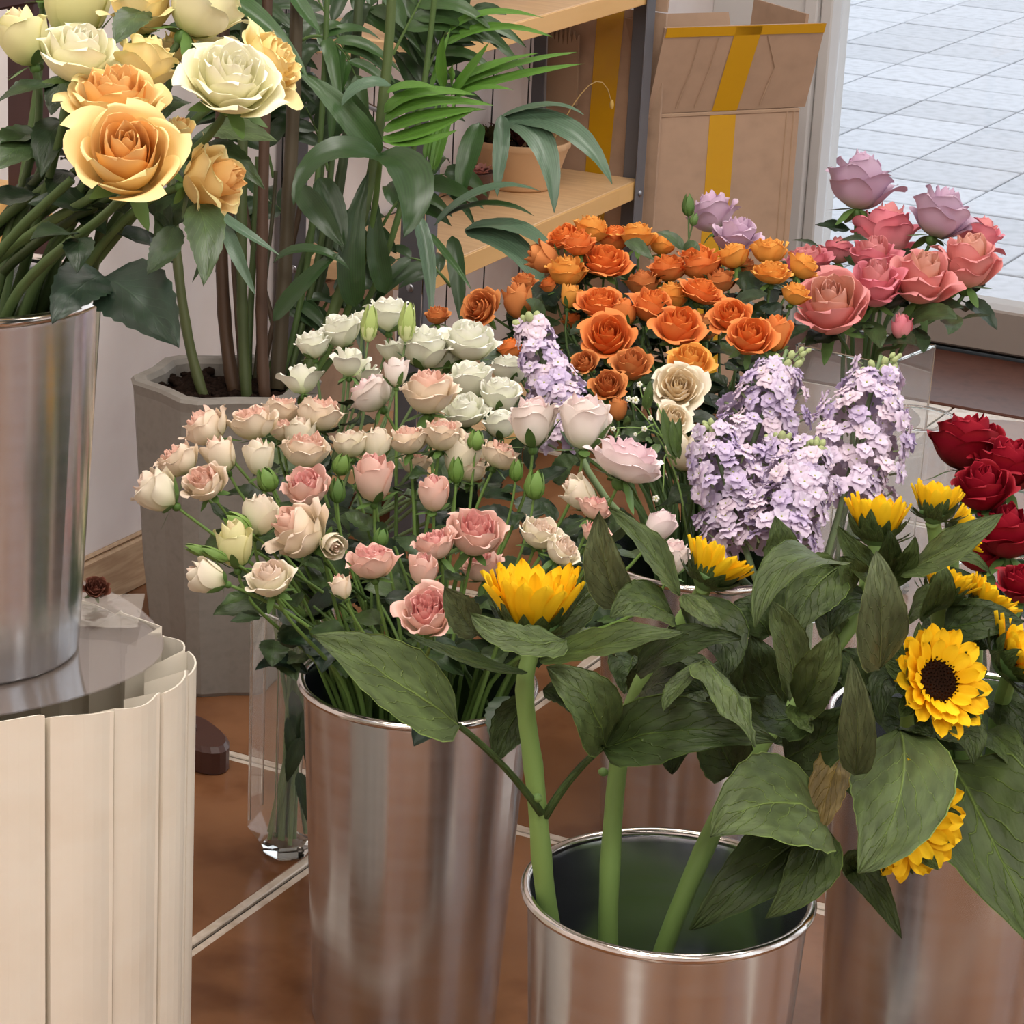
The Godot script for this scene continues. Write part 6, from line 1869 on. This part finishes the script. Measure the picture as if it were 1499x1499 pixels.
	big_leaf(s6, [[1392, 1112, 2.44], [1430, 1180, 2.40], [1480, 1280, 2.37], [1535, 1402, 2.34]], 190, Vector3(0.05, 0.4, 0.9), "heart", 1, 0.10, 0.03)
	big_leaf(s6, [[1246, 1262, 2.42], [1262, 1265, 2.36], [1290, 1310, 2.34], [1320, 1374, 2.34]], 52, Vector3(-0.2, 0.3, 0.9), "heart", 1, 0.14, 0.03)
	big_leaf(s6, [[1262, 1285, 2.40], [1244, 1270, 2.38], [1240, 1255, 2.37], [1262, 1248, 2.37]], 36, Vector3(0, 0.3, 0.9), "round", 1, 0.1, 0.05)
	big_leaf(s7, [[1440, 1070, 2.48], [1465, 1075, 2.44], [1485, 1100, 2.42], [1500, 1142, 2.42]], 56, Vector3(0, 0.5, 0.9), "heart", 1, 0.1, 0.03)
	big_leaf(s7, [[1460, 1020, 2.52], [1480, 1030, 2.5], [1500, 1060, 2.48], [1520, 1100, 2.48]], 80, Vector3(0, 0.5, 0.8), "heart", 2, 0.1, 0.03)
	big_leaf(s9, [[1355, 905, 2.44], [1375, 880, 2.40], [1385, 850, 2.39], [1378, 822, 2.4]], 50, Vector3(0.2, 0.3, 0.9), "heart", 1, 0.12, 0.02)
	big_leaf(s9, [[1330, 905, 2.46], [1345, 880, 2.43], [1370, 870, 2.42], [1395, 880, 2.42]], 60, Vector3(0, 0.5, 0.8), "heart", 1, 0.1, 0.03)
	big_leaf(s8, [[1350, 838, 2.5], [1380, 810, 2.46], [1420, 800, 2.45], [1450, 842, 2.45]], 34, Vector3(0, 0.7, 0.7), "oval", 1, 0.14, 0.03)
	big_leaf(s10, [[1430, 950, 2.52], [1445, 930, 2.49], [1455, 910, 2.48], [1462, 880, 2.48]], 40, Vector3(0.1, 0.3, 0.9), "oval", 2, 0.12, 0.03)
	big_leaf(s4, [[1330, 850, 2.56], [1300, 840, 2.52], [1320, 830, 2.5], [1380, 850, 2.5]], 30, Vector3(0, 0.8, 0.6), "oval", 4, 0.1, 0.02)
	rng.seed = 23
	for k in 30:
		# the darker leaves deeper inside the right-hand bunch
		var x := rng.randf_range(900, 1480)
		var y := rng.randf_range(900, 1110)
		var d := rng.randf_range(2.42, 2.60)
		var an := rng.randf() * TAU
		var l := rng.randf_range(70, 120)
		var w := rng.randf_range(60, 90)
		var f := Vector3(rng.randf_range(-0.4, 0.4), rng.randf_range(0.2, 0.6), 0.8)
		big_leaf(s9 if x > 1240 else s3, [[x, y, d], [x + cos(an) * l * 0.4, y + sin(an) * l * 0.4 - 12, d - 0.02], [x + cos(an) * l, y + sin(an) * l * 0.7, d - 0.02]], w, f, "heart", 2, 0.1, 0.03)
		rng.seed = 23 + 7 * (k + 1)
	# cut joints on the bare stems
	for q in [[786, 1168, 2.22], [883, 1130, 2.322], [906, 1150, 2.322]]:
		var own := s1 if q[0] < 800 else s2
		var b := MB.new()
		b.ball(at(q[0], q[1], q[2]) - own.position, Vector3(0.0045, 0.0035, 0.0045), lin("#68884a"), 7, 5)
		obj("leaf_scar", b.mesh(), M.stem, own)


func build_small_things() -> void:
	# dried rose on the floor by the baseboard
	G = {}
	var p := on_level(139, 872, 0.505)
	var dr := thing("dried_rose", "small shrivelled brown rose lying on the wrapper behind the tall bucket", "dried flower", p)
	add_bloom(dr, "frill", "dry", Vector3(0, 0.002, 0), dir(0.2, 0.6, 0.75), 0.0105, false, M.petal, 4)
	# rounded wooden foot on the floor
	var f := on_level(312, 1128, 0.0)
	var foot := thing("wooden_wedge", "dark brown rounded wooden block lying on the floor by the planter", "wooden block", f)
	var b := MB.new()
	var poly := PackedVector2Array()
	for k in 20:
		var a := TAU * k / 20
		poly.append(Vector2(0.062 * cos(a) - 0.045, 0.030 * sin(a)).rotated(0.55))
	b.extrude(poly, 0.002, 0.034, 0.006)
	obj("block", b.mesh(false), M.dark_wood, foot)
	b = MB.new()
	b.ball(Vector3(-0.055, 0.034, -0.02), Vector3(0.02, 0.01, 0.014))
	obj("peg", b.mesh(), M.dark_wood, foot)
	# maroon post and a board at the far left
	var q := at(42, 250, 2.9)
	var post := thing("wooden_stand", "dark maroon wooden post with a shelf board behind the cream roses", "stand", Vector3(q.x, 0, q.z))
	obj("post", box_mesh(Vector3(-0.016, 0, -0.016), Vector3(0.016, 1.35, 0.016), 0.003), M.maroon, post)
	var q2 := at(8, 292, 2.9)
	obj("board", box_mesh(Vector3(-0.30, q2.y - 0.045, -0.06), Vector3(-0.012, q2.y, 0.10), 0.003), M.shelf_edge, post)
	obj("board", box_mesh(Vector3(-0.30, q2.y + 0.20, -0.06), Vector3(0.02, q2.y + 0.24, 0.10), 0.003), M.maroon, post)
	# sprig of tiny white filler flowers
	var base := Vector3(-1.09, 0.03, -2.70)
	var sp := thing("filler_sprig", "thin green sprig with tiny white flowers beside the cream rose", "filler flower", base)
	var stems := [[[1000, 740, 2.95], [990, 680, 2.94], [960, 620, 2.93], [920, 585, 2.92]], [[990, 680, 2.94], [975, 640, 2.93], [940, 600, 2.92], [936, 562, 2.92]], [[985, 670, 2.94], [975, 630, 2.93], [950, 620, 2.92], [890, 628, 2.92]], [[988, 676, 2.94], [985, 640, 2.93], [968, 610, 2.92], [962, 590, 2.92]], [[985, 672, 2.94], [965, 650, 2.93], [975, 690, 2.92], [970, 720, 2.92]], [[960, 620, 2.93], [945, 625, 2.92], [940, 632, 2.92], [932, 636, 2.92]], [[905, 628, 2.92], [905, 635, 2.92], [900, 642, 2.92], [898, 646, 2.92]]]
	for s in stems:
		var c := []
		for k in s:
			c.append(at(k[0], k[1], k[2]) - base)
		b = MB.new()
		b.tube(path(c, 8), 0.0011, 0.0006, 5, lin("#8aab62"))
		obj("stem", b.mesh(), M.stem, sp)
	b = MB.new()
	b.tube(path([at(1000, 740, 2.95) - base, at(1000, 800, 2.97) - base, Vector3(0.02, 0.3, 0), Vector3.ZERO], 10), 0.0011, 0.0014, 5, lin("#6f9050"))
	obj("stem", b.mesh(), M.stem, sp)
	for k in [[920, 584, 6], [930, 586, 8], [936, 563, 6], [950, 578, 6], [943, 628, 6], [930, 636, 4], [898, 628, 5], [898, 644, 4], [906, 640, 4], [952, 612, 5], [992, 622, 6], [960, 730, 7], [944, 570, 4]]:
		b = MB.new()
		var c: Vector3 = at(k[0], k[1], 2.915) - base
		var r: float = k[2] * 0.5 * 2.92 / FOC
		for j in 5:
			var a := TAU * j / 5
			b.ball(c + (cr * cos(a) + cu * sin(a)) * r * 0.9 - cf * r * 0.4, Vector3(r, r, r) * 0.75, lin("#f2f3e4"), 6, 4)
		b.ball(c - cf * r * 0.8, Vector3(r, r, r) * 0.5, lin("#d8d48a"), 6, 4)
		obj("floret", b.mesh(), M.petal, sp)
	for k in [[945, 600, 950, 580, 952, 556, 16], [990, 672, 975, 630, 970, 596, 20], [995, 672, 985, 640, 984, 612, 16], [985, 668, 990, 640, 996, 610, 18], [918, 624, 918, 618, 919, 608, 12], [966, 650, 956, 660, 950, 668, 14], [955, 645, 946, 644, 946, 646, 12]]:
		b = MB.new()
		leaf_into(b, [at(k[0], k[1], 2.92) - base, at(k[2], k[3], 2.91) - base, at(k[4], k[5], 2.91) - base], k[6] * 2.92 / FOC, -cf + cu * 0.3, "oval", lin("#7da252"), 0.12, 0.04, 4, 10)
		obj("leaf", b.mesh(), M.rose_leaf, sp)
